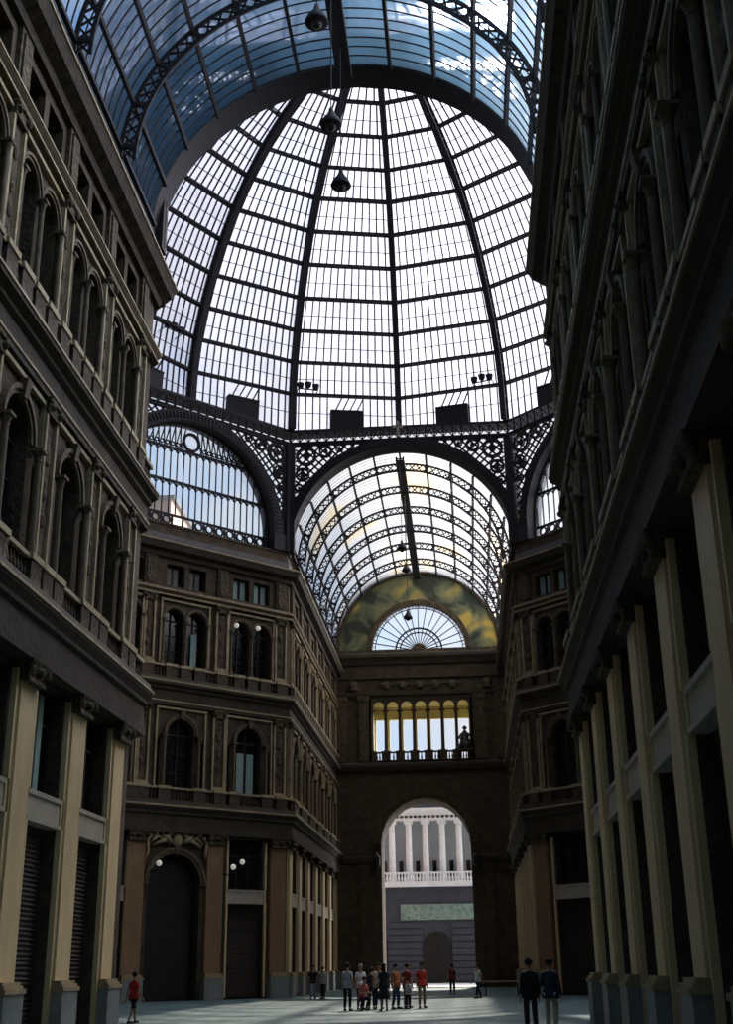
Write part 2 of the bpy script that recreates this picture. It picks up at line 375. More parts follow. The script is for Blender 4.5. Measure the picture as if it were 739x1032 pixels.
def facade(B, p0, p1, pil, kind='cream', arch_bay=None, curtains=(), span=None):
    F, L = face_matrix(p0, p1)
    pil = sorted(pil)
    wall = MB()
    bays = [((a + b) / 2, b - a, i) for i, (a, b) in enumerate(zip(pil[:-1], pil[1:]))]
    # --- wall surface: plain strips at the ends, one column per bay
    ends = [(0, L)] if not pil else [(0, pil[0]), (pil[-1], L)]
    for a, b in ends: wall_cell(wall, a, b, 0, 25.6)
    for uc, w, i in bays:
        a, b = uc - w / 2, uc + w / 2
        if i == arch_bay:
            wall_cell(wall, a, b, 0, 9.0, (uc, 1.72, 0, 6.1, True), 0.85)
        else:
            wall_cell(wall, a, b, 0, 5.25, (uc, HW_SHOP, 0, 5.25, False), .5)
            wall_cell(wall, a, b, 5.25, 9.0, (uc, HW_SHOP - .1, 5.98, 8.85, False), .5)
        wall_cell(wall, a, b, 9.0, 10.7)
        wall_cell(wall, a, uc - 1.3, 10.7, 16.3, ((uc - 1.55), .17, 11.45, 14.2, False), .4)
        wall_cell(wall, uc - 1.3, uc + 1.3, 10.7, 16.3, (uc, .93, 11.3, 14.6, True), .5)
        wall_cell(wall, uc + 1.3, b, 10.7, 16.3, ((uc + 1.55), .17, 11.45, 14.2, False), .4)
        wall_cell(wall, a, b, 16.3, 17.8)
        for sg in (-1, 1):
            c = uc + sg * .80
            lo, hi = (a, uc) if sg < 0 else (uc, b)
            wall_cell(wall, lo, hi, 17.8, 22.9, (c, .68, 18.7, 21.5, True), .5)
            wall_cell(wall, lo, hi, 22.9, 25.6, (c, .62, 23.62, 25.0, False), .5)
    B.part('facade_wall', wall.mesh('facade_wall', M['stone']), F)
    shaft, ped, base, cap = cached('pil' + kind, lambda: m_pilaster(kind))
    up1 = cached('up1', lambda: m_upper_pilaster(.8, 11.5, 16.3))
    up2 = cached('up2', lambda: m_upper_pilaster(.8, 18.7, 22.9))
    up3 = cached('up3', lambda: MB().box(-.4, .4, 0, .14, 23.4, 25.5).box(-.28, .28, 0, .2, 23.6, 25.2).mesh('attic_block', M['carved']))
    for i, u in enumerate(pil):
        p = B.part('pilaster', shaft, F, u)
        B.sub('pedestal', ped, p); B.sub('base', base, p); B.sub('capital', cap, p)
        B.part('upper_pilaster', up1, F, u); B.part('upper_pilaster', up2, F, u); B.part('attic_block', up3, F, u)
    for uc, w, i in bays:
        if i == arch_bay:
            def gate():
                mb = MB(); o = hole_outline(0, 1.72, 0, 6.1, True, 14); m = len(o)
                mb.add([(a, -.8, z) for a, z in o] + [(a, -.9, z) for a, z in o], [tuple(range(m)), tuple(range(m, 2 * m))[::-1]])
                for k in range(7): mb.box(-1.72 + .49 * k + .22, -1.72 + .49 * k + .27, -.8, -.74, 0, 6.1)
                mb.box(-1.72, 1.72, -.8, -.72, 6.0, 6.2)
                return mb.mesh('gate', M['door'])
            B.part('gate', cached('gate', gate), F, uc)
            B.part('archivolt', cached('av0', lambda: m_archivolt(1.72, 6.1, .34, .2)), F, uc)
            B.part('relief_sculpture', cached('cart', lambda: m_cartouche(1.7, 8.15, 8.95)), F, uc)
        else:
            B.part('roller_shutter', cached('shut', lambda: m_shutter(HW_SHOP)), F, uc)
            B.part('spandrel_panel', cached('span', lambda: m_spandrel(HW_SHOP)), F, uc)
            fr, pn = cached('mez', lambda: m_rect_window(HW_SHOP - .1, 5.98, 8.85, -.4, 2, (7.9,)))
            p = B.part('mezzanine_window', fr, F, uc); B.sub('pane', pn, p)
            if (i, 'mez') in curtains:
                B.sub('shutter', cached('cu_m', lambda: MB().box(-.55, -.18, -.38, -.35, 6.1, 8.7).box(.05, .4, -.38, -.35, 6.1, 8.7).mesh('shutter', M['curtain'])), p)
            for sg in (-1, 1):
                B.part('jamb_strip', cached('jamb', lambda: MB().box(-.06, .06, 0, .15, 0.1, 5.2).box(-.06, .06, 0, .15, 5.98, 8.7).box(-.05, .05, 0, .1, 5.2, 5.98).mesh('jamb_strip', M['cream'])), F, uc + sg * (HW_SHOP + .07))
        # first floor
        fr, pn = cached('aw', lambda: m_arch_window(.93, 11.3, 14.6))
        p = B.part('arched_window', fr, F, uc); B.sub('pane', pn, p)
        if (i, 'first') in curtains:
            B.sub('shutter', cached('cu_1', lambda: MB().box(-.62, -.1, -.37, -.33, 11.4, 14.0).box(.1, .62, -.37, -.33, 11.4, 14.0).mesh('shutter', M['curtain'])), p)
        B.part('archivolt', cached('av1', lambda: m_archivolt(.93, 14.6, .26, .16)), F, uc)
        B.part('frame_moulding', cached('fm1', lambda: m_frame_moulding(1.62, 11.5, 16.15)), F, uc)
        for sg in (-1, 1): B.part('column', cached('col1', lambda: m_column(11.3, 14.5, .11)), F, uc + sg * 1.19)
        # second floor
        for sg in (-1, 1):
            fr, pn = cached('pw', lambda: m_arch_window(.68, 18.7, 21.5))
            p = B.part('paired_window', fr, F, uc + sg * .8); B.sub('pane', pn, p)
            if (i, 'second', sg) in curtains:
                B.sub('shutter', cached('cu_2', lambda: MB().box(-.3, .12, -.37, -.33, 18.8, 20.9).mesh('shutter', M['curtain'])), p)
            B.part('archivolt', cached('av2', lambda: m_archivolt(.68, 21.5, .18, .14, False)), F, uc + sg * .8)
            fr, pn = cached('at', lambda: m_rect_window(.62, 23.62, 25.0, -.4, 1))
            p = B.part('attic_window', fr, F, uc + sg * .8); B.sub('pane', pn, p)
            if (i, 'attic', sg) in curtains:
                B.sub('shutter', cached('cu_3', lambda: MB().box(-.5, -.12, -.37, -.33, 23.7, 24.92).box(.1, .5, -.37, -.33, 23.7, 24.92).mesh('shutter', M['curtain'])), p)
        B.part('frame_moulding', cached('fm2', lambda: m_frame_moulding(1.66, 18.7, 22.72)), F, uc)
        for du in (-1.56, 0, 1.56): B.part('column', cached('col2', lambda: m_column(18.7, 21.5, .085, .14)), F, uc + du)
    if bays:
        us = [b[0] for b in bays]
        posts = sorted(list(pil) + [u - 1.19 for u in us] + [u + 1.19 for u in us])
        ua, ub = 0, L
        B.part('balustrade', m_balustrade(L, 10.7, 11.5, .12, .40, posts), F)
        posts = sorted(list(pil) + [u - 1.0 for u in us] + [u for u in us] + [u + 1.0 for u in us])
        B.part('balustrade', m_balustrade(L, 17.85, 18.65, .08, .32, posts), F)
    return F, L

def mouldings(B, path):
    B.path_part('entablature', path, [(-.1, 8.95), (.46, 8.95), (.46, 9.25), (.40, 9.25), (.40, 9.9), (.52, 9.98), (.52, 10.1), (.66, 10.3), (.66, 10.5), (.60, 10.5), (.56, 10.7), (-.1, 10.7)], M['cornice'])
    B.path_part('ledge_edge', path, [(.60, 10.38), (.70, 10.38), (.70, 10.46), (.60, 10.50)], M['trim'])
    B.path_part('entablature', path, [(-.1, 16.25), (.22, 16.25), (.22, 16.6), (.16, 16.6), (.16, 17.1), (.30, 17.2), (.30, 17.32), (.5, 17.45), (.5, 17.7), (.42, 17.85), (-.1, 17.85)], M['cornice'])
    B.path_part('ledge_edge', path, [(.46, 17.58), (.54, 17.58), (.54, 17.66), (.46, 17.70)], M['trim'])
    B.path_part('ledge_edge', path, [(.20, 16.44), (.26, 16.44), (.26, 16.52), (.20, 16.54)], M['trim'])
    B.path_part('string_course', path, [(-.1, 22.88), (.24, 22.88), (.24, 23.05), (.34, 23.15), (.34, 23.32), (.2, 23.42), (-.1, 23.42)], M['dull'])
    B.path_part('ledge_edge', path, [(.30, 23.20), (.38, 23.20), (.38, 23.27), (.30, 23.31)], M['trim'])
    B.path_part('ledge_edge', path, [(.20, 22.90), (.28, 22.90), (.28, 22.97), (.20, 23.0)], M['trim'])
    mb = MB().sweep(path, [(-.1, 25.35), (.2, 25.35), (.26, 25.6), (.62, 25.75), (.68, 25.88), (.78, 26.08), (.78, 26.2), (-.3, 26.6), (-.3, 25.4)])
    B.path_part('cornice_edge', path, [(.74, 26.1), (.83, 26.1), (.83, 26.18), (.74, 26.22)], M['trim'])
    P = [Vector(p) for p in path]
    for p, q in zip(P[:-1], P[1:]):
        d = (q - p); L = d.length; d.normalize(); n = Vector((d.y, -d.x)); t = .35
        while t < L - .3:
            c = p + d * t
            a, b = c + n * .15, c + n * .60
            mb.bar((a.x, a.y, 25.66), (b.x, b.y, 25.80), .2, .18)
            t += .72
    B.part('cornice', mb.mesh('cornice', M['cornice']))

def body(B, path, back):
    """the mass of the building behind its facades, with its flat roof and the parapet that carries the glass vault"""
    off = [(-.55, 0), (-.55, 26.5), (-back, 26.5), (-back, 0)]
    B.part('masonry', MB().sweep(path, off).mesh('masonry', M['door']))
    B.part('roof', MB().sweep(path, [(0, 26.5), (0, 26.9), (-back - .5, 26.9), (-back - .5, 26.5)]).mesh('roof', M['roof']))
    B.part('parapet', MB().sweep(path, [(-.05, 26.55), (-.05, 27.05), (-.12, 27.1), (-.12, 27.5), (-.05, 27.5), (-.05, 27.65), (-.7, 27.65), (-.7, 26.6)]).mesh('parapet', M['stone']))

c_ = AP; DY = A
pNL = [(-A, YB), (-A, YN), (-c_, YC - A)]
pFL = [(-c_, YC + A), (-A, YF), (-A, YE)]
pNR = [(c_, YC - A), (A, YN), (A, YB)]
pFR = [(A, YE), (A, YF), (c_, YC + A)]

# near left
B = Building('sooty four-storey arcade front at near left with sunlit cream pilasters', (-A, 26, 0))
facade(B, pNL[0], pNL[1], [1.71 + 4.2 * k for k in range(6)], 'cream', curtains={(1, 'mez')})
facade(B, pNL[1], pNL[2], [], 'cream')
mouldings(B, pNL); body(B, pNL, 9)
# near right
B = Building('dark arcade front rising close by on the right, in deep shade', (A, 22, 0))
Lr = YN - YB
facade(B, pNR[1], pNR[2], [Lr - .74 - 4.31 * k for k in range(8)], 'cream')
facade(B, pNR[0], pNR[1], [], 'cream')
mouldings(B, pNR); body(B, pNR, 9)
# far left: slanted front with the arched gate, then the far arm
B = Building('slanted corner building with arched gate under the left lunette window', (-A, YF, 0))
facade(B, pFL[0], pFL[1], [.72, 5.25, 10.5, 14.28], 'red', arch_bay=1,
       curtains={(0, 'first'), (1, 'second', -1), (0, 'attic', -1), (0, 'attic', 1)})
facade(B, pFL[1], pFL[2], [.74 + 4.47 * k for k in range(7)], 'cream')
mouldings(B, pFL); body(B, pFL, 9)
# far right
B = Building('slanted corner building under the right lunette window, mostly hidden in shadow', (A, YF, 0))
facade(B, pFR[1], pFR[2], [.72, 4.5, 9.75, 14.28], 'red', arch_bay=1, curtains={(2, 'attic', 1), (2, 'attic', -1)})
facade(B, pFR[0], pFR[1], [.74 + 4.47 * k for k in range(7)], 'cream')
mouldings(B, pFR); body(B, pFR, 9)

# ------------------------------------------------------------------ end wall with gateway, loggia, mural
G = thing('gateway_building', 'tall end wall with great archway, open colonnade and painted lunette', 'building', (0, YE, 0))
GM = T(0, -YE, 0)
def gpart(name, mb, m, parent=G, smooth=False):
    return link(name, mb.mesh(name, m, smooth), parent, None if parent is not G else Matrix())
DEP = 4.0
w = MB()
def front(a, b, z0, z1, hole=None, y=0.0, depth=DEP):
    t = MB(); wall_cell(t, a, b, z0, z1, hole, depth)
    w.v_off = 0
    w.add([(x, y - n, z) for x, n, z in t.v], t.f)
for y in (0.0, DEP):
    dd = DEP if y == 0 else 0.0
    front(-A - 1, A + 1, 0, 17.0, (0.13, 3.75, 0, 11.25, True), y, dd)
    front(-A - 1, A + 1, 17.0, 18.2, None, y)
    front(-A - 1, -4.3, 18.2, 24.2, None, y); front(4.3, A + 1, 18.2, 24.2, None, y)
    front(-4.3, 4.3, 23.5, 24.2, None, y)
    front(-A - 1, A + 1, 24.2, 27.6, None, y)
gpart('wall', w, M['stone'])
gpart('loggia_floor', MB().box(-4.3, 4.3, 0, DEP, 17.9, 18.2), M['stone'])
gpart('loggia_ceiling', MB().box(-4.3, 4.3, .25, DEP - .05, 23.5, 23.8), M['yellow'])
gpart('loggia_wall', MB().box(-4.5, -4.3, 0, DEP, 18.2, 23.6).box(4.3, 4.5, 0, DEP, 18.2, 23.6), M['yellow'])
for k in range(8):
    x = -4.3 + 8.6 * k / 7
    gpart('loggia_column', MB().add([(px + x, py + .3, pz) for px, py, pz in [tuple(v.co) for v in CACHE.setdefault('lc', m_column(18.9, 22.6, .15, 0)).vertices]],
          [tuple(p.vertices) for p in CACHE['lc'].polygons]), M['stone'])
arc = MB()
hwl = 8.6 / 14
for k in range(7):
    xc = -4.3 + 8.6 * (k + .5) / 7
    t = MB(); wall_cell(t, xc - hwl, xc + hwl, 22.55, 23.55, (xc, hwl - .14, 22.55, 22.9, True), .35)
    arc.add([(a, .05 - n, z) for a, n, z in t.v], t.f)
gpart('loggia_arcade', arc, M['stone'])
for k in range(0, 8):
    x = -4.3 + 8.6 * k / 7
    gpart('outer_pier', MB().box(x - .13, x + .13, DEP - .35, DEP - .05, 18.2, 22.4), M['yellow'])
gpart('outer_lintel', MB().box(-4.3, 4.3, DEP - .38, DEP - .04, 22.4, 23.5).box(-4.3, 4.3, DEP - .46, DEP - .38, 22.75, 22.85), M['yellow'])
b = MB()
me = m_balustrade(8.6, 18.15, 18.95, 0, .25, [8.6 * k / 7 for k in range(8)])
b.add([(v.co.x - 4.3, -v.co.y + .1, v.co.z) for v in me.vertices], [tuple(p.vertices) for p in me.polygons])
gpart('balustrade', b, M['stone'])
mm = MB()
def flat(prof, m, name, x0=-A, x1=A):
    mb = MB(); k = len(prof)
    mb.add([(x, -n, z) for x in (x0, x1) for n, z in prof], [(j, (j + 1) % k, k + (j + 1) % k, k + j) for j in range(k)] + [tuple(range(k)), tuple(range(k, 2 * k))])
    gpart(name, mb, m)
flat([(0, 26.55), (.2, 26.6), (.35, 26.9), (.6, 27.2), (.6, 27.45), (0, 27.75)], M['cornice'], 'cornice')
flat([(0, 23.85), (.18, 23.85), (.22, 24.05), (0, 24.1)], M['cornice'], 'string_course')
flat([(0, 25.3), (.2, 25.35), (.2, 25.5), (0, 25.55)], M['cornice'], 'string_course')
flat([(0, 17.2), (.3, 17.35), (.45, 17.7), (.45, 17.9), (0, 18.1)], M['cornice'], 'ledge')
flat([(0, 9.6), (.2, 9.7), (.3, 10.0), (.3, 10.2), (0, 10.3)], M['cornice'], 'impost_band', -A, -3.95)
flat([(0, 9.6), (.2, 9.7), (.3, 10.0), (.3, 10.2), (0, 10.3)], M['cornice'], 'impost_band', 4.2, A)
av = m_archivolt(3.75, 11.25, .7, .25)
gpart('archivolt', MB().add([(v.co.x + .13, -v.co.y, v.co.z) for v in av.vertices], [tuple(p.vertices) for p in av.polygons]), M['carved'])
for x in (-6.9, -5.0, 5.2, 6.9):
    gpart('pilaster', MB().box(x - .42, x + .42, -.25, 0, 1.4, 9.0).box(x - .52, x + .52, -.36, 0, 0, 1.3).box(x - .47, x + .47, -.3, 0, 1.3, 1.42).box(x - .5, x + .5, -.34, 0, 9.0, 9.6), M['stone'])
    gpart('upper_pilaster', MB().box(x - .4, x + .4, -.2, 0, 18.2, 23.4).box(x - .5, x + .5, -.28, 0, 23.4, 23.85).box(x - .3, x + .3, -.24, 0, 18.6, 23.0), M['carved'])
for k in range(5):
    x = -2.95 + 1.45 * k
    mb = MB().ball((x, -.1, 24.72), .36, 10, 6, (1, .5, 1.1))
    for sg in (-1, 1): mb.tube([(x + sg * .25, -.1, 24.95), (x + sg * .55, -.12, 24.75), (x + sg * .7, -.1, 24.95)], [.1, .08, .05])
    gpart('shield_relief', mb, M['carved'], smooth=True)
for x in (-5.9, 5.9):
    gpart('shield_relief', MB().ball((x, -.1, 24.8), .42, 10, 6, (1, .5, 1.2)).tube([(x - .5, -.1, 24.5), (x, -.2, 24.4), (x + .5, -.1, 24.5)], .09), M['carved'], smooth=True)
# painted lunette with fan window (ring between r 4.5 and 7.1)
mu = MB(); n = 48; ZF = 27.85
def ring(mb, r0, r1, y0, y1, zc, a0=0, a1=PI, n=48, xc=0.0):
    for i in range(n):
        b0, b1 = a0 + (a1 - a0) * i / n, a0 + (a1 - a0) * (i + 1) / n
        v = [(xc + r * math.cos(a), y, zc + r * math.sin(a)) for a in (b0, b1) for r in (r0, r1) for y in (y0, y1)]
        mb.add(v, [(0, 1, 3, 2), (4, 6, 7, 5), (0, 4, 5, 1), (2, 3, 7, 6), (0, 2, 6, 4), (1, 5, 7, 3)])
    return mb
gpart('painted_lunette', ring(MB(), 4.5, 7.3, .1, .5, ZF), M['mural'])
gpart('lunette_border', ring(MB(), 7.05, 7.7, -.12, .5, ZF), M['carved'])
gpart('lunette_base', MB().box(-7.5, 7.5, -.15, .5, 27.5, ZF + .1), M['carved'])
fb = gpart('fan_window', ring(MB(), 4.15, 4.6, -.15, .6, ZF), M['carved'])
sp = ring(ring(MB(), 1.98, 2.12, .2, .32, ZF), 1.62, 1.72, .2, .32, ZF)
for k in range(1, 16):
    a = PI * k / 16
    sp.bar((.62 * math.cos(a), .25, ZF + .62 * math.sin(a)), (4.2 * math.cos(a), .25, ZF + 4.2 * math.sin(a)), .07, .1, (0, 1, 0))
ring(sp, 3.86, 3.93, .2, .3, ZF)
for k in range(40):
    a = PI * (k + .5) / 40; sp.bar((3.9 * math.cos(a), .25, ZF + 3.9 * math.sin(a)), (4.2 * math.cos(a), .25, ZF + 4.2 * math.sin(a)), .05, .06, (0, 1, 0))
link('glazing_bars', sp.mesh('glazing_bars', M['iron']), fb)
hub = MB(); ring(hub, 0.02, .65, .1, .4, ZF, n=16); link('hub', hub.mesh('hub', M['carved']), fb)
gl = MB(); pts = arcpts(4.2, ZF, 0, PI, 32, .26); gl.add(pts, [tuple(range(len(pts)))]); link('pane', gl.mesh('pane', M['clear_glass']), fb)

# ------------------------------------------------------------------ glass vaults
def vault(label, y0, y1, ribs, glass, bw):
    t = thing('glass_vault', label, 'glass roof', (0, (y0 + y1) / 2, ZS)); oy = -(y0 + y1) / 2
    R = 7.45
    angs = [math.radians(90 + 14.3 * k) for k in range(-6, 7)]
    def P(a, y, r): return (r * math.cos(a), y + oy, r * math.sin(a))
    for yr in ribs:
        mb = MB(); N = 44
        for r in (6.82, 7.32):
            mb.poly([P(PI * i / N, yr, r) for i in range(N + 1)], .14, .09, (0, 1, 0))
        for i in range(N):
            a, b2 = PI * i / N, PI * (i + 1) / N
            mb.bar(P(a, yr, 6.82), P(b2, yr, 7.32), .07, .05, (0, 1, 0)); mb.bar(P(b2, yr, 6.82), P(a, yr, 7.32), .07, .05, (0, 1, 0))
        for a in angs: mb.bar(P(a, yr, 6.82), P(a, yr, 7.32), .16, .12, (0, 1, 0))
        link('lattice_arch', mb.mesh('lattice_arch', M['iron']), t)
    for j, a in enumerate(angs):
        if abs(a - PI / 2) < .01:
            mb = MB()
            for dx in (-.24, .24): mb.bar((dx, y0 + oy, 6.95), (dx, y1 + oy, 6.95), .12, .3)
            y = y0
            while y < y1: mb.bar((-.24, y + oy, 6.95), (.24, y + oy, 6.95), .08, .06, (1, 0, 0)); y += .5
            mb.bar((0, y0 + oy, 6.85), (0, y1 + oy, 6.85), .42, .05)
            link('ridge_walkway', mb.mesh('ridge_walkway', M['iron']), t)
        p, q = P(a, y0, 7.34), P(a, y1, 7.34)
        mb = MB().bar(p, q, .13, .16, (math.cos(a), 0, math.sin(a)))
        link('purlin', mb.mesh('purlin', M['iron']), t)
    bars = MB(); y = y0 + .5; N = 40
    while y < y1 - .1:
        bars.poly([P(PI * i / N, y, 7.42) for i in range(N + 1)], bw, bw, (0, 1, 0)); y += .5
    link('glazing_bars', bars.mesh('glazing_bars', M['iron']), t)
    g = MB(); N = 52
    for i in range(N):
        a, b2 = PI * i / N, PI * (i + 1) / N
        g.add([P(a, y0, R), P(b2, y0, R), P(b2, y1, R), P(a, y1, R)], [(0, 1, 2, 3)])
    link('glass', g.mesh('glass', glass), t)
    gt = MB()
    for s_ in (-1, 1): gt.box(s_ * 7.45 - .14, s_ * 7.45 + .14, y0 + oy, y1 + oy, .06, .24)
    link('gutter', gt.mesh('gutter', M['iron']), t)
    return t
vault('blue tinted barrel vault of glass and iron overhead, before the dome', YB + .1, YN - 1.2, [33.5 - 5.1 * k for k in range(9)], M['vault_glass'], .042)
vault('long barrel vault of aged glass beyond the dome, ending at painted lunette', YF + 1.0, YE, [78.5 + 4.25 * k for k in range(6)], M['far_glass'], .02)

# ------------------------------------------------------------------ dome with its drum
D = thing('glass_dome', 'great sixteen-ribbed glass and iron dome over the crossing', 'dome', (0, YC, 35.6))
ZO = 35.6
PROF = [(19.55, 36.6), (19.40, 39.25), (18.98, 41.55), (18.28, 43.7), (17.35, 45.8), (16.2, 47.85), (14.85, 49.7), (13.25, 51.35), (11.5, 52.75), (9.45, 53.9), (7.2, 54.85), (4.9, 55.55), (2.6, 56.0)]
def DP(ang, r, z): return Vector((r * math.sin(ang), r * math.cos(ang), z - ZO))
NR_ = 16
for k in range(NR_):
    ang = 2 * PI * k / NR_
    tang = Vector((math.cos(ang), -math.sin(ang), 0))
    mb = MB()
    outer = [DP(ang, r, z) for r, z in PROF]
    inner = [DP(ang, r - .62, z - (.10 if i == 0 else .12 + .40 * i / 12)) for i, (r, z) in enumerate(PROF)]
    def rb(p, q, wd, th):
        d = (q - p).normalized(); mb.bar(p, q, wd, th, d.cross(tang))
    for ch in (outer, inner):
        for p, q in zip(ch[:-1], ch[1:]): rb(p, q, .40, .14)
    for i in range(len(PROF) - 1):
        for j in range(3):
            f0, f1 = j / 3, (j + 1) / 3
            a0, a1 = outer[i].lerp(outer[i + 1], f0), outer[i].lerp(outer[i + 1], f1)
            b0, b1 = inner[i].lerp(inner[i + 1], f0), inner[i].lerp(inner[i + 1], f1)
            rb(a0, b0, .30, .06); rb(a0, b1, .1, .06); rb(b0, a1, .1, .06)
    link('rib', mb.mesh('rib', M['iron']), D)
for i, (r, z) in enumerate(PROF[1:], 1):
    mb = MB(); pts = [DP(2 * PI * k / NR_, r - .1, z) for k in range(NR_ + 1)]
    pin = [DP(2 * PI * k / NR_, r - .38, z - .05) for k in range(NR_ + 1)]
    mb.poly(pts, .14, .20)
    if i >= 8:
        mb.poly(pin, .07, .07)
        for k in range(NR_):
            for j in range(5): mb.bar(pts[k].lerp(pts[k + 1], (j + .0) / 5), pin[k].lerp(pin[k + 1], (j + .5) / 5), .05, .05)
    else:
        mb.poly(pin, .10, .16)
        for k in range(NR_): 
            for j in range(5): mb.bar(pts[k].lerp(pts[k + 1], j / 5), pin[k].lerp(pin[k + 1], (j + .5) / 5), .05, .05)
    link('ring_purlin', mb.mesh('ring_purlin', M['iron']), D)
bars0 = MB(); gl0 = MB(); box0 = MB()
a0, a1 = -PI / NR_, PI / NR_
for i in range(len(PROF) - 1):
    (r0, z0), (r1, z1) = PROF[i], PROF[i + 1]
    p0, p1, q0, q1 = DP(a0, r0, z0), DP(a1, r0, z0), DP(a0, r1, z1), DP(a1, r1, z1)
    nb = max(2, round((p1 - p0).length / .52))
    ins = Vector((0, -.03, 0))
    for j in range(1, nb):
        lo, hi = p0.lerp(p1, j / nb), q0.lerp(q1, j / nb)
        if i == 0 and nb * .36 < j < nb * .66:
            lo = lo.lerp(hi, .55); hi = q0.lerp(q1, min(1, (j + 1.1) / nb))
        bars0.bar(lo + ins, hi + ins, .085, .09, (0, 1, 0))
    m0, m1 = p0.lerp(q0, .5), p1.lerp(q1, .5); bars0.bar(m0 + ins, m1 + ins, .04, .04)
    gl0.add([p0, p1, q1, q0], [(0, 1, 2, 3)])
    if i == 0:
        f0, f1 = .36, .66
        l0, l1 = p0.lerp(p1, f0), p0.lerp(p1, f1); h0, h1 = l0.lerp(q0.lerp(q1, f0), .55), l1.lerp(q0.lerp(q1, f1), .55)
        v = [x + Vector((0, dy, 0)) for x in (l0, l1, h1, h0) for dy in (-.35, .1)]
        box0.add(v, [(0, 2, 4, 6), (1, 7, 5, 3), (0, 1, 3, 2), (4, 5, 7, 6), (2, 3, 5, 4), (0, 6, 7, 1)])
        box0.bar(h0 + Vector((0, -.1, 0)), h1 + Vector((0, -.1, 0)), .6, .12)
meb, meg, mex = bars0.mesh('glazing_bars', M['iron']), gl0.mesh('glass_gore', M['dome_glass']), box0.mesh('vent_panel', M['iron'])
for k in range(NR_):
    Rz = Matrix.Rotation(2 * PI * (k + .5) / NR_, 4, 'Z')
    g = link('glass_gore', meg, D, Rz); link('glazing_bars', meb, g)
    if math.cos(2 * PI * (k + .5) / NR_) > -.3: link('vent_panel', mex, D, Rz)
lan = MB().lathe([(2.6, 20.3), (2.7, 20.5), (2.5, 20.6), (2.4, 22.4), (2.7, 22.5), (1.6, 23.3), (.3, 23.9), (.1, 25.2)], 16)
link('lantern', lan.mesh('lantern', M['iron']), D)
# slab between octagon and the round base, and a solid outer drum
oct_r = AP / math.cos(PI / 8)
def octv(r, z): return [DP(PI / 8 + PI / 4 * k, r, z) for k in range(8)]
sl = MB(); i0, o0, i1, o1 = octv(oct_r - .12, 36.46), octv(20.9, 36.46), octv(oct_r - .12, 36.6), octv(20.9, 36.6)
vs = i0 + o0 + i1 + o1
fs = []
for k in range(8):
    q = (k + 1) % 8
    fs += [(k, 8 + k, 8 + q, q), (16 + k, 16 + q, 24 + q, 24 + k), (k, q, 16 + q, 16 + k), (8 + k, 24 + k, 24 + q, 8 + q)]
sl.add(vs, fs); link('drum_slab', sl.mesh('drum_slab', M['iron']), D)
mo = MB()
for zz, e in ((35.62, .05), (36.42, .12)):
    mo.poly([v for v in octv(oct_r - e, zz)] + [octv(oct_r - e, zz)[0]], .12, .10)
for k in range(8):
    p, q = octv(oct_r - .1, 35.65)[k], octv(oct_r - .1, 35.65)[(k + 1) % 8]
    up_ = Vector((0, 0, .7))
    for j in range(24):
        a_, b_ = p.lerp(q, j / 24), p.lerp(q, (j + 1) / 24)
        mo.bar(a_, b_ + up_, .08, .06); mo.bar(b_, a_ + up_, .08, .06); mo.bar(a_, a_ + up_, .10, .08)
link('drum_moulding', mo.mesh('drum_moulding', M['iron']), D)

def drum_face(rin, rout, zc):
    """one side of the octagon: arch ring, corner piers, open scrollwork spandrels; x across, y outwards (0 = face)"""
    z0 = ZS - ZO + .05; zt = 35.58 - ZO; zc = zc - ZO; H = 7.5
    ringm = MB(); ring(ringm, rin, rout, -.12, 1.3, zc, n=56)
    for i in range(75):
        a = PI * (i + .5) / 75
        ringm.bar(((rin + .12) * math.cos(a), -.14, zc + (rin + .12) * math.sin(a)), ((rout - .1) * math.cos(a), -.14, zc + (rout - .1) * math.sin(a)), .1, .1, (0, 1, 0))
    piers = []
    for s_ in (-1, 1):
        pier = MB(); piers.append(pier)
        if rin < 7:
            pier.box(*sorted((s_ * rin, s_ * H)), -.1, 1.3, z0, zc)
        pier.box(*sorted((s_ * (H - .32), s_ * (H - .02))), -.15, .5, z0, zt)
    lat = MB()
    def inside(x, z): return rout - .05 < math.hypot(x, z - zc) and abs(x) < H - .25 and z < zt
    st = .58; seg = .155
    for dr in (1, -1):
        for k in range(-40, 60):
            c = k * st
            n_ = 120; prev = None
            for i in range(n_):
                x = -H + 2 * H * i / n_; z = zc + dr * x + c - 10
                if z0 <= z <= zt and inside(x, z):
                    if prev is None: prev = (x, z)
                    last = (x, z)
                elif prev is not None:
                    lat.bar((prev[0], .12, prev[1]), (last[0], .12, last[1]), .12, .08, (0, 1, 0)); prev = None
            if prev is not None: lat.bar((prev[0], .12, prev[1]), (last[0], .12, last[1]), .12, .08, (0, 1, 0))
    for s_ in (-1, 1):
        for (x, z, r) in ((H - 1.1, zt - .95, .72), (H - 2.45, zt - .62, .48), (H - .85, zt - 2.3, .5), (H - 3.4, zt - .42, .3), (H - .62, zt - 3.3, .32)):
            if math.hypot(x, z - zc) > rout + r * .3:
                ring(lat, r * .72, r, -.02, .2, z, 0, 2 * PI, 20, s_ * x); ring(lat, .02, r * .34, -.02, .2, z, 0, 2 * PI, 10, s_ * x)
    lat.box(-H, H, -.05, .2, zt - .16, zt); ring(lat, rout - .02, rout + .1, -.02, .2, zc, n=56)
    for s_ in (-1, 1): lat.box(*sorted((s_ * (H - .34), s_ * (H - .2))), -.02, .2, z0 + .3, zt)
    return ringm.mesh('arch_ring', M['iron']), piers[0].mesh('pier', M['iron']), piers[1].mesh('pier', M['iron']), lat.mesh('spandrel_tracery', M['iron'])
fa = drum_face(7.5, 8.05, ZS); fbm = drum_face(6.2, 6.85, 28.8)
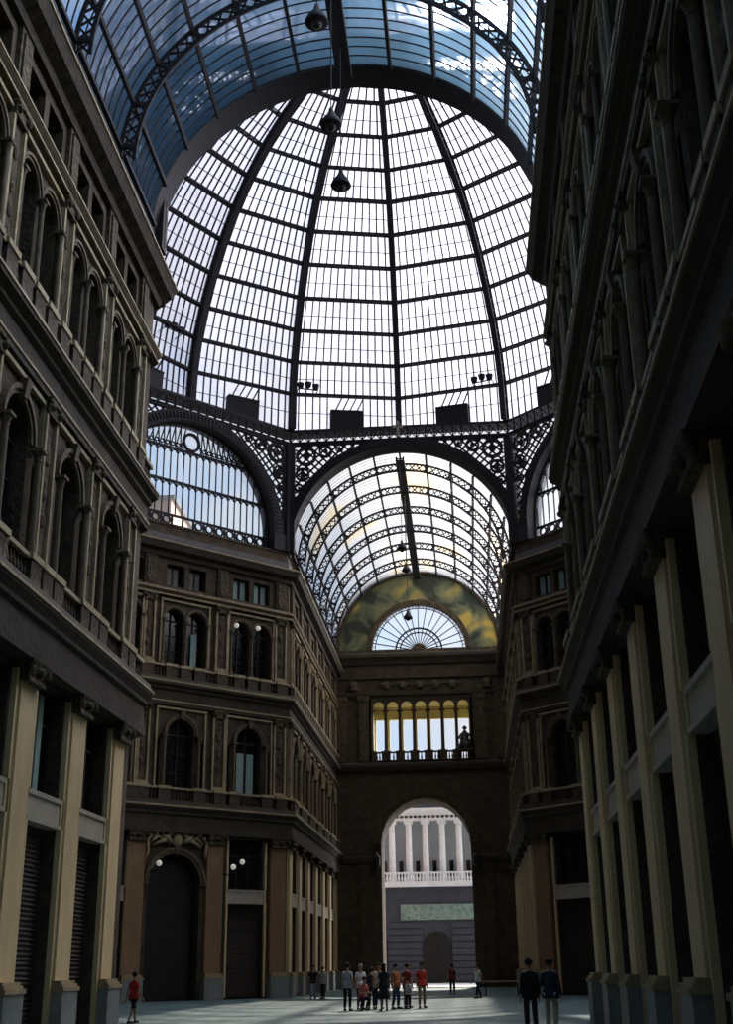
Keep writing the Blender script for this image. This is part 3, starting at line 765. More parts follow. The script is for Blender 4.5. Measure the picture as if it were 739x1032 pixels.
for k in range(8):
    Mx = Matrix.Rotation(-k * PI / 4, 4, 'Z') @ T(0, AP, 0)
    for nm, me in zip(('arch_ring', 'pier', 'pier', 'spandrel_tracery'), fa if k % 2 == 0 else fbm): link(nm, me, D, Mx)

# ------------------------------------------------------------------ lunette windows over the slanted fronts
def lunette(label, rot, gap=(9, 9)):
    loc = Matrix.Rotation(rot, 4, 'Z') @ Vector((0, AP + .75, 0))
    t = thing('lunette_window', label, 'window', (loc.x, YC + loc.y, 27.7), rz=rot)
    zc = 28.8 - 27.7; R = 6.25
    fr = MB(); ring(fr, R - .16, R + .35, -.15, .15, zc, n=56); fr.box(-R - .3, R + .3, -.2, .2, -.1, .12)
    fr.box(-R - .35, -R + .14, -.15, .15, 0, zc).box(R - .14, R + .35, -.15, .15, 0, zc)
    link('frame', fr.mesh('frame', M['iron']), t)
    ml = MB(); x = -6.0
    while x < 6.01:
        h = math.sqrt(max(R * R - x * x, 0)) + zc
        ml.bar((x, 0, .85), (x, 0, min(h, 5.45)), .05, .10, (0, 1, 0))
        if x < 5.9:
            hh = min(math.sqrt(max(R * R - (x + .25) ** 2, 0)) + zc - .1, 5.35)
            for zt in (3.05, hh):
                if zt <= hh: ring(ml, .17, .24, -.04, .04, zt - .24, 0, PI, 6, x + .25)
                ml.bar((x, 0, zt), (x + .5, 0, zt), .06, .06) if zt == hh else None
        x += .5
    for zt in (3.12, 5.42, .82, .14):
        hw = math.sqrt(R * R - max(zt - zc, 0) ** 2); ml.bar((-hw, 0, zt), (hw, 0, zt), .12, .14)
    link('mullions', ml.mesh('mullions', M['iron']), t)
    rr = MB(); xs = -5.6
    while xs < 5.7:
        if not gap[0] < xs < gap[1]: ring(rr, .20, .31, -.06, .06, .48, 0, 2 * PI, 16, xs)
        rr.bar((xs + .4, 0, .14), (xs + .4, 0, .82), .12, .1, (0, 1, 0)); xs += .8
    link('roundel_row', rr.mesh('roundel_row', M['iron']), t)
    tr = MB(); ring(tr, .5, .68, -.08, .08, 6.15, 0, 2 * PI, 24)
    for k in range(-9, 10):
        x0 = k * .4
        if abs(x0) > .6:
            h = math.sqrt(max((R - .1) ** 2 - x0 * x0, 0)) + zc
            if h > 5.6:
                tr.bar((x0, 0, 5.45), (x0 + .35 * (1 if x0 > 0 else -1) * -1, 0, min(h, 7)), .07, .07, (0, 1, 0))
                tr.bar((x0, 0, 5.45), (x0 * 1.05, 0, h), .07, .07, (0, 1, 0))
                if h - 5.5 > .5: ring(tr, .10, .17, -.05, .05, 5.72, 0, 2 * PI, 10, x0 + .2)
    link('tracery', tr.mesh('tracery', M['iron']), t)
    g = MB(); pts = arcpts(R, zc, 0, PI, 40, .05); pts += [(-R, .05, 0), (R, .05, 0)]
    g.add(pts, [tuple(range(len(pts)))]); link('pane', g.mesh('pane', M['clear_glass']), t)
    return t
lunette('half-round iron window with roundel, showing blue sky, above the left corner building', PI / 4, (-1.0, .7))
lunette('half-round iron window with mullions, half hidden, above the right corner building', -PI / 4)

# ------------------------------------------------------------------ setting
struct('floor', MB().box(-45, 45, YB - 1, YE + DEP, -.3, 0).mesh('floor', M['floor']))
struct('ground', MB().box(-120, 120, YE + DEP, 260, -.3, -.02).mesh('ground', M['street']))
struct('wall_back', MB().box(-A - 9, A + 9, YB - .6, YB, 0, 36).mesh('wall_back', M['stone']))
for s_, nm in ((-1, 'left'), (1, 'right')):
    x0, x1 = s_ * c_, s_ * (c_ + 22)
    xa, xb = sorted((x0, x1))
    wl = MB().box(xa, xb, YC - A - .8, YC - A, 0, 27.6).box(xa, xb, YC + A, YC + A + .8, 0, 27.6)
    wl.box(x1 - .4, x1 + .4, YC - A - 1, YC + A + 1, 0, 36)
    struct('wall_' + nm, wl.mesh('wall_' + nm, M['stone']))
    ce = MB(); N = 24
    for i in range(N):
        a, b2 = PI * i / N, PI * (i + 1) / N
        pa, pb = (YC + 7.45 * math.cos(a), ZS + 7.45 * math.sin(a)), (YC + 7.45 * math.cos(b2), ZS + 7.45 * math.sin(b2))
        ce.add([(x0, *pa), (x0, *pb), (x1, *pb), (x1, *pa)], [(0, 1, 2, 3)])
    struct('ceiling_' + nm, ce.mesh('ceiling_' + nm, M['far_glass']))

# ------------------------------------------------------------------ theatre across the street
YT = 135.0
H_ = thing('theatre_building', 'white columned theatre facade across the street, seen through the archway', 'building', (0, YT, 0))
def tp(name, mb, m, smooth=False): return link(name, mb.mesh(name, m, smooth), H_)
tp('ground_storey', MB().box(-22, 22, 0, 8, 0, 9.9), M['rustic'])
for (xa, xb) in ((-22, -8.2), (-5.2, -1.6), (1.6, 5.2), (8.2, 22)):
    rsm = MB()
    for k in range(9): rsm.box(xa, xb, -.14, 0, .2 + .66 * k, .2 + .66 * k + .54)
    tp('rustication', rsm, M['rustic'])
for x in (-6.7, 0, 6.7):
    o = hole_outline(x, 1.5, 0, 3.6, True, 12); m = len(o)
    mb = MB().add([(a, -.02, z) for a, z in o] + [(a, -.1, z) for a, z in o], [tuple(range(m)), tuple(range(m, 2 * m))[::-1]])
    mb.box(x - .05, x + .05, -.14, -.08, 0, 5.0).box(x - 1.5, x + 1.5, -.14, -.08, 3.5, 3.7)
    tp('door', mb, M['door'])
tp('relief_panel', MB().box(-3.8, 6.0, -.2, 0, 6.25, 7.85), M['relief'])
tp('upper_wall', MB().box(-22, 22, 1.2, 8, 9.9, 16.8), M['theatre_back'])
tp('balcony', MB().box(-22, 22, -.9, 1.2, 9.6, 10.15).box(-22, 22, -1.0, -.7, 10.95, 11.1), M['theatre'])
bb = MB(); x = -9.0
while x < 9: bb.lathe([(.08, 10.15), (.13, 10.4), (.06, 10.75), (.1, 10.95)], 6, (x, -.85, 0)); x += .32
tp('baluster_row', bb, M['theatre'])
for k in range(-5, 7):
    xx = -4.62 + 1.83 * (k + 0)
    tp('column', MB().box(xx - .42, xx + .42, -.05, .85, 10.15, 10.5).lathe([(.42, 10.5), (.42, 10.62), (.36, 10.7), (.31, 16.1), (.38, 16.15), (.38, 16.3)], 14, (xx, .4, 0)).box(xx - .45, xx + .45, -.05, .85, 16.3, 16.6)
       .ball((xx - .36, .1, 16.35), .16).ball((xx + .36, .1, 16.35), .16), M['theatre'])
    x2 = xx + .92
    tp('window', MB().box(x2 - .22, x2 + .22, 1.1, 1.22, 10.2, 12.4), M['pane'])
    tp('frieze_panel', MB().box(x2 - .55, x2 + .55, 1.12, 1.22, 14.6, 15.6), M['theatre_back'])
tp('entablature', MB().box(-22, 22, -.1, 1.4, 16.6, 17.3).box(-22, 22, -.5, 1.4, 17.6, 17.9).box(-22, 22, -.2, 1.4, 17.3, 17.6), M['theatre'])
ga = MB()
for k in range(40):
    xx = -10 + .5 * k; ga.ball((xx, -.12, 16.98), .2, 8, 5, (1, .5, .8))
tp('garland_frieze', ga, M['rustic'], True)
tp('roof', MB().box(-22, 22, 1.0, 8, 17.9, 18.9), M['rustic'])
t = thing('rooftop_building', 'salmon plastered house top behind the left lunette window', 'building', (-30, 112, 0))
link('wall', MB().box(-9, 5, 0, 8, 0, 46.3).mesh('wall', M['salmon']), t)
link('roof', MB().box(-9.4, 5.4, -.4, 8.4, 46.3, 46.7).mesh('roof', M['roof']), t)
for k in range(4): link('window', MB().box(-7.5 + 3.2 * k, -6.3 + 3.2 * k, -.06, .05, 41.5, 43.6).mesh('window', M['pane']), t)

# ------------------------------------------------------------------ lamps, cross, floodlights, statue
def pendant(label, x, y, z, top, sc=1.0):
    t = thing('pendant_lamp', label, 'lamp', (x, y, z), 'pendant lamps hung along the gallery axis')
    link('shade', MB().lathe([(.36 * sc, -.02), (.38 * sc, .02), (.30 * sc, .22 * sc), (.16 * sc, .42 * sc), (.10 * sc, .55 * sc), (.07 * sc, .7 * sc), (.02, .74 * sc)], 16).mesh('shade', M['iron'], True), t)
    link('bulb', MB().ball((0, 0, -.03), .18 * sc, 12, 8).mesh('bulb', M['bronze'], True), t)
    link('cable', MB().tube([(0, 0, .7 * sc), (0, 0, top - z)], .022, 5).mesh('cable', M['iron']), t)
pendant('dark bell-shaped pendant lamp hanging against the dome, lowest of three', 0, 36.5, 28.15, 34.6)
pendant('dark bell-shaped pendant lamp hanging against the dome beside a left rib', -.03, 33.5, 28.45, 34.3)
pendant('dark bell-shaped pendant lamp hanging under the near blue vault', 0, 29.2, 28.9, 34.5)
pendant('small pendant lamp under the near end of the far vault', 0, 76.9, 28.0, 34.45, .9)
pendant('small pendant lamp at the middle of the far vault', 0, 82.75, 28.35, 34.3, .9)
pendant('small pendant lamp hanging in front of the fan window', 0, 83.5, 25.0, 34.5, .9)

c = thing('cross_ornament', 'small white cross on the dome ring above the far vault arch', 'ornament', (0, YF - .55, 35.62))
link('cross', MB().box(-.07, .07, -.07, .07, 0, 1.1).box(-.36, .36, -.07, .07, .62, .78).mesh('cross', M['panel']), c)
def flood(label, ang, r, z):
    p = DP(ang, r, z)
    t = thing('floodlight', label, 'floodlight', (p.x, YC + p.y, z), 'floodlights on the dome ring', rz=-ang)
    link('bracket', MB().tube([(-.7, .5, 0), (-.7, -.3, .05), (.7, -.3, .05), (.7, .5, 0)], .05).mesh('bracket', M['iron']), t)
    for dx in (-.55, 0, .55):
        link('lamp_head', MB().lathe([(.10, -.2), (.2, -.12), (.26, .2), (.22, .22)], 10, (dx, -.3, .35 - abs(dx) * .2)).tube([(dx, -.3, .05), (dx, -.3, .3)], .03).mesh('lamp_head', M['iron']), t)
flood('floodlights on dome ring at the rib left of centre', math.radians(-19.5), 18.9, 39.4)
flood('floodlights on dome ring at the rib right of centre', math.radians(18.5), 18.9, 39.4)
flood('floodlights on dome ring at far left by the cornice', math.radians(-51), 18.9, 41.3)

def dpos(s, n, z):   # a point before the left slanted front, s from its inner corner, n out of the wall
    r2 = 2 ** -.5
    return (-A - s * r2 + n * r2, YF - s * r2 - n * r2, z)
def wall_lamp(label, p, ang, ln=.7):
    t = thing('wall_lamp', label, 'lamp', p, 'globe wall lamps', rz=ang)
    link('bracket', MB().tube([(0, 0, -.25), (0, -ln * .5, -.35), (0, -ln, -.2), (0, -ln, -.1)], .035).ball((0, .0, -.25), .1).mesh('bracket', M['iron']), t)
    link('globe', MB().ball((0, -ln, .08), .16, 14, 9).mesh('globe', M['opal'], True), t)
aD = PI / 4
wall_lamp('white globe lamp at the left jamb of the arched gate', dpos(9.45, .2, 7.1), aD)
wall_lamp('white globe lamp on the pilaster beside the right doorway', dpos(4.75, .4, 7.05), aD, .9)
wall_lamp('white globe lamp over the right doorway of the corner building', dpos(3.5, -.3, 7.45), aD)
wall_lamp('white globe lamp in the paired second floor window, left of two', dpos(4.25, -.25, 21.75), aD, .5)
wall_lamp('white globe lamp in the paired second floor window, right of two', dpos(2.6, -.25, 21.85), aD, .5)
for x, lb in ((-4.0, 'dark iron lantern on the left side of the great archway'), (4.3, 'dark iron lantern on the right side of the great archway')):
    t = thing('wall_lantern', lb, 'lantern', (x, YE - .1, 9.3), 'iron lanterns of the archway')
    link('bracket', MB().tube([(0, 0, -.6), (0, -.5, -.5), (0, -.6, 0)], .06).mesh('bracket', M['iron']), t)
    link('lantern_body', MB().lathe([(.16, 0), (.34, .2), (.34, .75), (.40, .8), (.12, 1.1), (.04, 1.35)], 8, (0, -.6, 0)).mesh('lantern_body', M['iron']), t)
# figure on the loggia balustrade
s = thing('statue', 'dark seated statue on the right end of the colonnade balustrade', 'statue', (3.75, YE - .1, 18.95))
sb = MB().lathe([(.62, 0), (.66, .25), (.5, .55), (.36, 1.0), (.34, 1.3), (.20, 1.55), (.10, 1.66)], 14).ball((0, -.02, 1.86), .19, 12, 8)
sb.tube([(-.28, 0, 1.35), (-.5, -.2, 1.0), (-.3, -.4, .8)], [.12, .1, .07]).tube([(.28, 0, 1.35), (.55, -.1, 1.05), (.6, -.25, .7)], [.12, .1, .07]).tube([(-.2, -.3, .5), (-.22, -.6, .45), (-.2, -.6, .0)], [.16, .15, .1]).tube([(.2, -.3, .5), (.22, -.6, .45), (.2, -.6, .0)], [.16, .15, .1])
link('figure', sb.mesh('figure', M['bronze'], True), s)
link('plinth', MB().box(-.7, .7, -.7, .4, -.12, .02).mesh('plinth', M['stone']), s)
# pale topped stall table in the shade by the right corner
tb = thing('stall_table', 'low stall table with pale top in shade right of the archway', 'table', (5.2, 73.5, 0))
link('table_top', MB().box(-1.0, 1.0, -.4, .4, .74, .80).mesh('table_top', M['panel']), tb)
for x in (-.9, .9):
    for y in (-.32, .32): link('leg', MB().box(x - .03, x + .03, y - .03, y + .03, 0, .74).mesh('leg', M['frame']), tb)

# ------------------------------------------------------------------ people
SKIN = mat('skin', (0.42, 0.25, 0.17), (0.36, 0.21, 0.14), 6, 0.6)
def cloth(name, c): return mat(name, c, tuple(x * .7 for x in c), 8, 0.9)
CL = dict(red=cloth('red_cloth', (0.62, 0.05, 0.03)), dark=cloth('dark_cloth', (0.02, 0.02, 0.025)), white=cloth('white_cloth', (0.72, 0.72, 0.70)), grey=cloth('grey_cloth', (0.42, 0.43, 0.45)),
          jeans=cloth('denim_cloth', (0.06, 0.08, 0.14)), tan=cloth('tan_cloth', (0.38, 0.27, 0.18)), orange=cloth('orange_cloth', (0.55, 0.17, 0.07)), navy=cloth('navy_cloth', (0.03, 0.035, 0.06)),
          cream=cloth('cream_cloth', (0.62, 0.56, 0.46)), pink=cloth('pink_cloth', (0.70, 0.16, 0.16)), hair=cloth('dark_hair', (0.02, 0.014, 0.01)), ghair=cloth('grey_hair', (0.35, 0.33, 0.31)), shoe=cloth('shoe_leather', (0.03, 0.025, 0.02)), wine=cloth('wine_cloth', (0.25, 0.04, 0.04)))
def skin_mesh(verts, edges, radii, root=0, sub=1):
    me = bpy.data.meshes.new('sk'); me.from_pydata(verts, edges, []); o = bpy.data.objects.new('sk', me); COL.objects.link(o)
    md = o.modifiers.new('s', 'SKIN')
    for i, d in enumerate(me.skin_vertices[0].data):
        r = radii[i]; d.radius = (r, r) if not isinstance(r, tuple) else r
        d.use_root = (i == root)
    sd = o.modifiers.new('d', 'SUBSURF'); sd.levels = sub; sd.render_levels = sub
    dg = bpy.context.evaluated_depsgraph_get(); ev = o.evaluated_get(dg)
    m2 = bpy.data.meshes.new_from_object(ev); vs = [tuple(v.co) for v in m2.vertices]; fs = [tuple(p.vertices) for p in m2.polygons]
    bpy.data.objects.remove(o); bpy.data.meshes.remove(me); bpy.data.meshes.remove(m2)
    return vs, fs
def pose_points(p):
    """joint positions for a pose; figure faces -Y"""
    J = {}
    sq = {'crouch': .42, 'sit': .30}.get(p, 0)
    hz = .93 - sq
    J['pel'] = Vector((0, .0, hz)); lean = {'crouch': -.20, 'sit': -.08, 'lean': -.14}.get(p, -.01)
    J['wai'] = J['pel'] + Vector((0, lean * .3, .16)); J['che'] = J['pel'] + Vector((0, lean * .8, .38)); J['nec'] = J['pel'] + Vector((0, lean * 1.1, .56))
    J['hd0'] = J['nec'] + Vector((0, -.02 + lean * .1, .065)); J['hd1'] = J['nec'] + Vector((0, -.03 + lean * .15, .165)); J['hd2'] = J['nec'] + Vector((0, -.02 + lean * .15, .25))
    for s_, n in ((-1, 'l'), (1, 'r')):
        st = {'walk': .19, 'stand': .0}.get(p, .03) * s_
        J['hip' + n] = J['pel'] + Vector((s_ * .095, 0, -.05))
        if p in ('crouch', 'sit'):
            J['kne' + n] = Vector((s_ * .15, -.40, .50 if p == 'crouch' else .50)); J['ank' + n] = Vector((s_ * .14, -.16 if p == 'crouch' else -.38, .09))
        else:
            J['kne' + n] = Vector((s_ * .105, -.03 - st * .7, .49)); J['ank' + n] = Vector((s_ * .11, .02 - st * 1.15 + (.05 if st < 0 else 0), .085))
        J['toe' + n] = J['ank' + n] + Vector((s_ * .03, -.17, -.055))
        J['sho' + n] = J['che'] + Vector((s_ * .165, .01, .085))
        bend = {'hold': (-.22, .06), 'crouch': (-.25, .0), 'sit': (-.24, .0), 'lean': (-.24, .02)}.get(p)
        if bend and not (p == 'hold' and s_ < 0):
            J['elb' + n] = J['sho' + n] + Vector((s_ * .06, -.04, -.27)); J['wri' + n] = J['elb' + n] + Vector((-s_ * .05, bend[0], bend[1]))
        else:
            J['elb' + n] = J['sho' + n] + Vector((s_ * .05, .02 + st * .5, -.28)); J['wri' + n] = J['elb' + n] + Vector((s_ * .02, -.05 + st * .5, -.24))
        d = (J['wri' + n] - J['elb' + n]).normalized(); J['han' + n] = J['wri' + n] + d * .085
    return J
def person(label, x, y, rz, h=1.7, pose='stand', top='white', low='jeans', skirt=False, long_sleeve=False, hair='hair', long_hair=False, carry=None, shorts=False, group='people in the gallery'):
    t = thing('person', label, 'person', (x, y, 0), group, rz=rz)
    S = h / 1.74
    J = pose_points(pose)
    def chain(items):
        vs, rs, es, ix = [], [], [], {}
        for nm, r, par in items:
            ix[nm] = len(vs); vs.append(J[nm] if nm in J else nm); rs.append(r)
            if par is not None: es.append((ix[par], ix[nm]))
        return vs, es, rs
    it = [('pel', (.14, .105), None), ('wai', (.135, .10), 'pel'), ('che', (.165, .11), 'wai'), ('nec', .055, 'che'), ('hd0', .062, 'nec'), ('hd1', .092, 'hd0'), ('hd2', .06, 'hd1')]
    for n in 'lr':
        it += [('sho' + n, .06, 'che'), ('elb' + n, .045, 'sho' + n), ('wri' + n, .03, 'elb' + n), ('han' + n, (.042, .022), 'wri' + n),
               ('hip' + n, .088, 'pel'), ('kne' + n, .06, 'hip' + n), ('ank' + n, .042, 'kne' + n), ('toe' + n, (.045, .03), 'ank' + n)]
    vs, fs = skin_mesh(*chain(it))
    mb = MB().add(vs, fs)
    hd = J['hd1']
    mb.ball((hd.x, hd.y - .098, hd.z - .012), .018, 6, 4, (.8, 1.1, 1.5))                # nose
    for s_ in (-1, 1):
        mb.ball((hd.x + s_ * .09, hd.y + .01, hd.z - .01), .026, 6, 4, (.5, .9, 1.3))
        mb.cm = 1; mb.ball((hd.x + s_ * .034, hd.y - .086, hd.z + .02), .013, 6, 4); mb.cm = 0
    mb.cm = 1; mb.ball((hd.x, hd.y - .082, hd.z - .055), .022, 6, 4, (1.1, .5, .35)); mb.cm = 0
    for s_, n in ((-1, 'l'), (1, 'r')):
        a = J['han' + n]; d = (a - J['wri' + n]).normalized(); sd = Vector((0, 1, 0)) if abs(d.z) > .6 else Vector((1, 0, 0)); inw = Vector((-s_, 0, 0)) if abs(d.z) > .6 else Vector((0, 0, -1))
        for q, ln in ((-1.5, .062), (-.5, .075), (.5, .08), (1.5, .07)):
            b0 = a + sd * q * .019 + d * .01
            mb.tube([b0 - d * .02, b0 + d * ln * .55, b0 + d * ln * .9 + inw * .02], [.0095, .009, .007], 5)
        b0 = J['wri' + n] + d * .03 - sd * .035
        mb.tube([b0, b0 - sd * .02 + d * .03, b0 - sd * .02 + d * .06 + inw * .012], [.012, .011, .008], 5)
    bo = link('body', mb.mesh('body', [SKIN, CL['hair']], True), t); 
    # clothes
    J['hem'] = J['pel'] - Vector((0, 0, .13))
    it = [('pel', (.165, .125), None), ('wai', (.172, .135), 'pel'), ('che', (.195, .145), 'wai')]
    J['nk'] = J['nec'] - Vector((0, 0, .02)); it.append(('nk', .075, 'che'))
    for n in 'lr':
        J['me' + n] = J['sho' + n].lerp(J['elb' + n], .75)
        it += [('sho' + n, .078, 'che'), ('me' + n, .066, 'sho' + n)]
        if long_sleeve:
            J['mw' + n] = J['elb' + n].lerp(J['wri' + n], .9); it += [('elb' + n, .062, 'me' + n), ('mw' + n, .046, 'elb' + n)]
    vs, fs = skin_mesh(*chain(it)); p = J['pel']; q = J['wai']; sh = MB().add(vs, fs)
    hl = MB().lathe([(.18, -.10), (.222, -.095), (.224, -.05), (.212, .02), (.19, .10), (.165, .17)], 18)
    sh.add([(p.x + x, p.y + (q.y - p.y) * max(z, 0) / .16 + y * .80, p.z + z) for x, y, z in hl.v], hl.f)
    link('shirt', sh.mesh('shirt', CL[top], True), t)
    if skirt:
        p = J['pel']; link('skirt', MB().lathe([(.155, .04), (.19, -.1), (.23, -.3), (.26, -.48), (.24, -.48), (.13, .0)], 16, tuple(p)).mesh('skirt', CL[low], True), t)
    else:
        it = [('pel', (.15, .115), None)]
        for n in 'lr':
            J['cu' + n] = J['kne' + n].lerp(J['ank' + n], .95 if not shorts else .05)
            it += [('hip' + n, .092, 'pel')]
            if not shorts: it += [('kne' + n, .078, 'hip' + n), ('cu' + n, .066, 'kne' + n)]
            else: it += [('cu' + n, .085, 'hip' + n)]
        vs, fs = skin_mesh(*chain(it)); link('shorts' if shorts else 'trousers', MB().add(vs, fs).mesh('trousers', CL[low], True), t)
    for n in 'lr':
        a, b2 = J['ank' + n], J['toe' + n]
        link('shoe', MB().tube([a + Vector((0, .05, -.045)), a + Vector((0, -.03, -.035)), b2 + Vector((0, .02, .0)), b2 + Vector((0, -.06, -.005))], [.038, .05, .046, .026], 8).mesh('shoe', CL['shoe'], True), t)
    hm = MB().ball((hd.x, hd.y + .04, hd.z + .045), .105, 12, 8, (.98, 1.0, .95))
    if long_hair: hm.tube([hd + Vector((0, .06, .02)), hd + Vector((0, .09, -.12)), hd + Vector((0, .09, -.26))], [.09, .085, .05], 8)
    link('hair', hm.mesh('hair', CL[hair], True), t)
    for ob in t.children:
        ob.scale = (S, S, S)
    return t, J, S
F_ = 0; BK = PI
person('person in red top and dark skirt walking by near left pilasters', -7.55, 41.9, PI * .8, 1.52, 'walk', 'red', 'dark', hair='hair', shorts=True)
person('person in dark top and pale trousers standing by the left corner, left of two', -5.30, 71.5, .3, 1.72, 'stand', 'dark', 'grey')
person('person in grey top and dark trousers by the left corner, right of two', -4.72, 71.3, -.5, 1.62, 'hold', 'grey', 'dark')
person('person in pale grey shirt and dark trousers at left of the crowd', -1.40, 51.3, BK - .3, 1.74, 'stand', 'grey', 'dark')
person('person with grey hair behind the pale grey shirt at left of crowd', -1.02, 53.0, .4, 1.70, 'stand', 'white', 'navy', hair='ghair')
person('person in pink-red top crouching low in the crowd', -.88, 51.9, .6, 1.60, 'crouch', 'pink', 'dark')
person('person in dark jacket leaning over the crouching one', -.62, 53.6, BK, 1.55, 'lean', 'dark', 'dark', long_sleeve=True)
person('person in cream shirt in the middle of the crowd behind dark dress', -.30, 53.4, .2, 1.72, 'hold', 'cream', 'navy')
person('person in dark dress with bare legs, nearest of the crowd', .08, 50.9, BK + .2, 1.70, 'stand', 'dark', 'dark', skirt=True, long_hair=True)
person('person in orange shirt and jeans, right part of crowd', .42, 53.1, .9, 1.70, 'hold', 'orange', 'jeans')
person('person in wine red shirt and jeans behind the orange shirt', .82, 54.4, BK - .5, 1.70, 'stand', 'wine', 'jeans')
person('child in white shirt at the right edge of the crowd', .92, 53.2, -.6, 1.12, 'stand', 'white', 'dark')
person('person in red shirt and tan trousers standing right of the crowd', 1.45, 54.0, .4, 1.74, 'stand', 'red', 'tan')
person('person in dark red top inside the great archway', 2.35, 78.0, BK, 1.68, 'walk', 'wine', 'dark')
person('person in white shirt walking right of the great archway', 3.85, 69.6, -.9, 1.66, 'walk', 'white', 'dark')
person('person in dark clothes standing near the right arcade, left of two', 5.02, 32.9, BK + .2, 1.74, 'stand', 'dark', 'navy', long_sleeve=True)
person('person in navy jacket and light trousers beside the right arcade, right of two', 5.52, 32.6, BK - .3, 1.73, 'hold', 'navy', 'cream', long_sleeve=True)

# ------------------------------------------------------------------ sky, sun, camera
SUN_EL, SUN_AZ = math.radians(43.7), math.radians(4.6)
sd = Vector((math.sin(SUN_AZ) * math.cos(SUN_EL), math.cos(SUN_AZ) * math.cos(SUN_EL), math.sin(SUN_EL)))
W = bpy.data.worlds.new('sky'); SC.world = W; W.use_nodes = True
nt = W.node_tree; nt.nodes.clear()
def N(t_, **k):
    n_ = nt.nodes.new(t_)
    for a, v in k.items(): setattr(n_, a, v)
    return n_
def math_(op, a, b=None, c=None):
    n_ = N('ShaderNodeMath', operation=op)
    for i, v in enumerate((a, b, c)):
        if v is None: continue
        if isinstance(v, (int, float)): n_.inputs[i].default_value = v
        else: nt.links.new(v, n_.inputs[i])
    return n_.outputs[0]
def mixc(f, a, b):
    n_ = N('ShaderNodeMixRGB')
    for i, v in enumerate((f, a, b)):
        if isinstance(v, tuple): n_.inputs[i].default_value = (*v, 1)
        elif isinstance(v, (int, float)): n_.inputs[i].default_value = v
        else: nt.links.new(v, n_.inputs[i])
    return n_.outputs[0]
def dotv(vec, d):
    n_ = N('ShaderNodeVectorMath', operation='DOT_PRODUCT'); nt.links.new(vec, n_.inputs[0]); n_.inputs[1].default_value = d; return n_.outputs['Value']
tc = N('ShaderNodeTexCoord'); V = tc.outputs['Generated']
sx = N('ShaderNodeSeparateXYZ'); nt.links.new(V, sx.inputs[0])
zen = mixc(math_('MINIMUM', math_('MAXIMUM', math_('MULTIPLY', sx.outputs['Z'], 1.3), 0.0), 1.0), (0.74, 0.85, 0.98), (0.04, 0.25, 0.62))
cl = N('ShaderNodeTexNoise'); cl.inputs['Scale'].default_value = 3.2; cl.inputs['Detail'].default_value = 7; cl.inputs['Roughness'].default_value = .58
nt.links.new(V, cl.inputs['Vector'])
# cloud bank in the direction of the dome, open blue towards the left
bank = dotv(V, tuple(Vector((.30, .80, .52)).normalized()))
cov = math_('ADD', math_('ADD', cl.outputs['Fac'], math_('MULTIPLY', math_('SUBTRACT', bank, .80), 1.5)), math_('MULTIPLY', math_('MAXIMUM', math_('SUBTRACT', sx.outputs['X'], .15), 0.0), 2.5))
rr = N('ShaderNodeMapRange'); rr.inputs['From Min'].default_value = .50; rr.inputs['From Max'].default_value = .66; nt.links.new(cov, rr.inputs['Value'])
side = N('ShaderNodeFloatCurve') if False else N('ShaderNodeValToRGB')   # unseen right-hand sky boosted, added to light the left facades
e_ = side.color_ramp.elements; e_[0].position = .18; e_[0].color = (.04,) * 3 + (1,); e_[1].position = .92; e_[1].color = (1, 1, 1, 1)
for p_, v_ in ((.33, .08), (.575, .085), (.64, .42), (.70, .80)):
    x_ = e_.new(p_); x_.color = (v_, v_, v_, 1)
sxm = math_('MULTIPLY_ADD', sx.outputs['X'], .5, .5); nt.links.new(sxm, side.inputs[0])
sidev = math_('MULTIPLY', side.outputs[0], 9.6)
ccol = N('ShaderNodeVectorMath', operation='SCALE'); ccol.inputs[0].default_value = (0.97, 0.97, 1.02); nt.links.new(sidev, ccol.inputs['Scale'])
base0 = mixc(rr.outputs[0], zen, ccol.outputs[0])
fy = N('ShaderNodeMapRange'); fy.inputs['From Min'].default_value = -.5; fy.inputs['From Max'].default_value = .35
fy.inputs['To Min'].default_value = .12; fy.inputs['To Max'].default_value = 1.0; nt.links.new(sx.outputs['Y'], fy.inputs['Value'])  # sky dimmed behind the camera, added to keep camera-facing pilaster sides dark
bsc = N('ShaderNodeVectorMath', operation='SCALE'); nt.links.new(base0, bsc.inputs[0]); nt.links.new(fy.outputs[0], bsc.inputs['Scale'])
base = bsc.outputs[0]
ds = math_('MAXIMUM', dotv(V, tuple(sd)), 0.0)
glow = math_('ADD', math_('MULTIPLY', math_('POWER', ds, 2000.0), 200.0), math_('MULTIPLY', math_('POWER', ds, 100.0), 1.5))
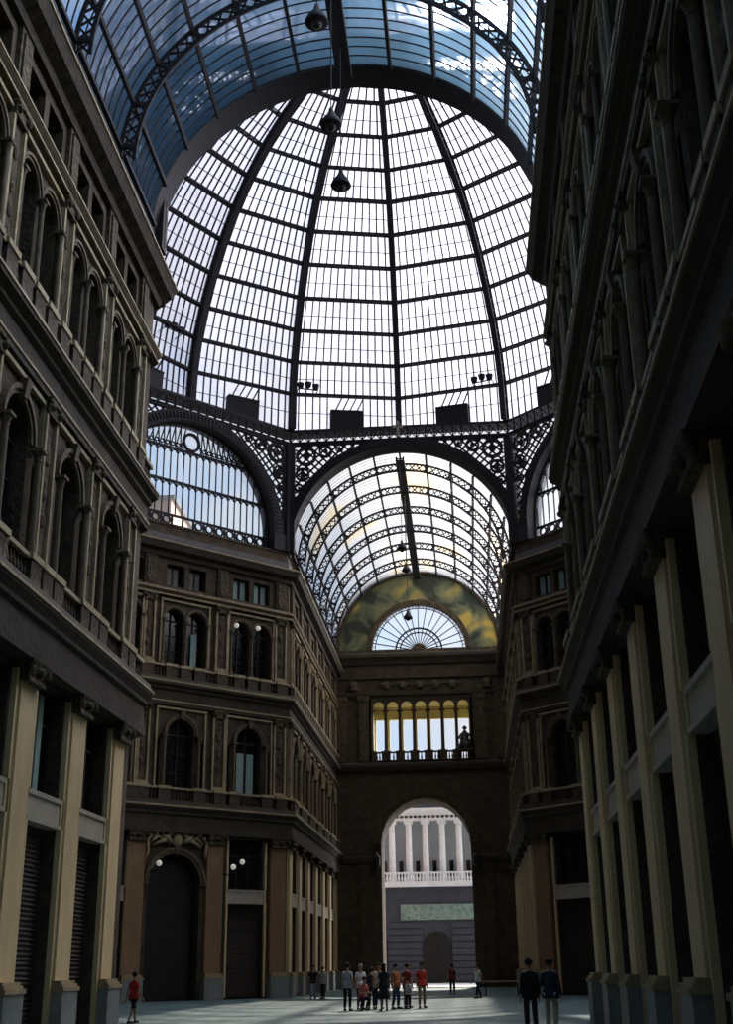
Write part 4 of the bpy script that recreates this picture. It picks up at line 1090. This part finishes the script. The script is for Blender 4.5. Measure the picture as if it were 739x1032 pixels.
gv = N('ShaderNodeVectorMath', operation='SCALE'); gv.inputs[0].default_value = (1, .97, .9); nt.links.new(glow, gv.inputs['Scale'])
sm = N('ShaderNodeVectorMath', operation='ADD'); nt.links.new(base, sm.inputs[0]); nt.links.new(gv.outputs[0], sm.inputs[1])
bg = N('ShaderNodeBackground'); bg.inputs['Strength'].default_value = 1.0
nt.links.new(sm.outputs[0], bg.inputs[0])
ow = N('ShaderNodeOutputWorld'); nt.links.new(bg.outputs[0], ow.inputs[0])
sl_ = bpy.data.lights.new('sun', 'SUN'); sl_.energy = 5.0; sl_.angle = math.radians(1.2); sl_.color = (1, .93, .8)
so = bpy.data.objects.new('sun', sl_); COL.objects.link(so); so.rotation_euler = sd.to_track_quat('Z', 'Y').to_euler(); so.location = sd * 200

cam = bpy.data.cameras.new('camera'); co = bpy.data.objects.new('camera', cam); COL.objects.link(co); SC.camera = co
Fp, pit, yaw, rol = 1212.86, .3619, .0776, -.0135
cam.sensor_fit = 'VERTICAL'; cam.sensor_height = 36.0; cam.lens = Fp / 1032 * 36.0; cam.clip_end = 2000; cam.clip_start = .05
cy, sy, cp, sp_ = math.cos(yaw), math.sin(yaw), math.cos(pit), math.sin(pit)
right = Vector((cy, sy, 0)); fwd = Vector((-sy * cp, cy * cp, sp_)); up = right.cross(fwd)
cr, sr = math.cos(rol), math.sin(rol)
# image axes: x' = x cos - y sin, y' = x sin + y cos with y down
r2 = right * cr + up * sr; u2 = -right * sr + up * cr
co.matrix_world = Matrix(((r2.x, u2.x, -fwd.x, 3.608), (r2.y, u2.y, -fwd.y, 0), (r2.z, u2.z, -fwd.z, 1.6), (0, 0, 0, 1)))

SC.cycles.max_bounces = 8; SC.cycles.diffuse_bounces = 4; SC.cycles.transparent_max_bounces = 24; SC.cycles.sample_clamp_indirect = 6
SC.cycles.use_denoising = True
vs_ = SC.view_settings; vs_.view_transform = 'Standard'; vs_.look = 'None'; vs_.gamma = 1.0; vs_.use_curve_mapping = False; vs_.exposure = 0.05
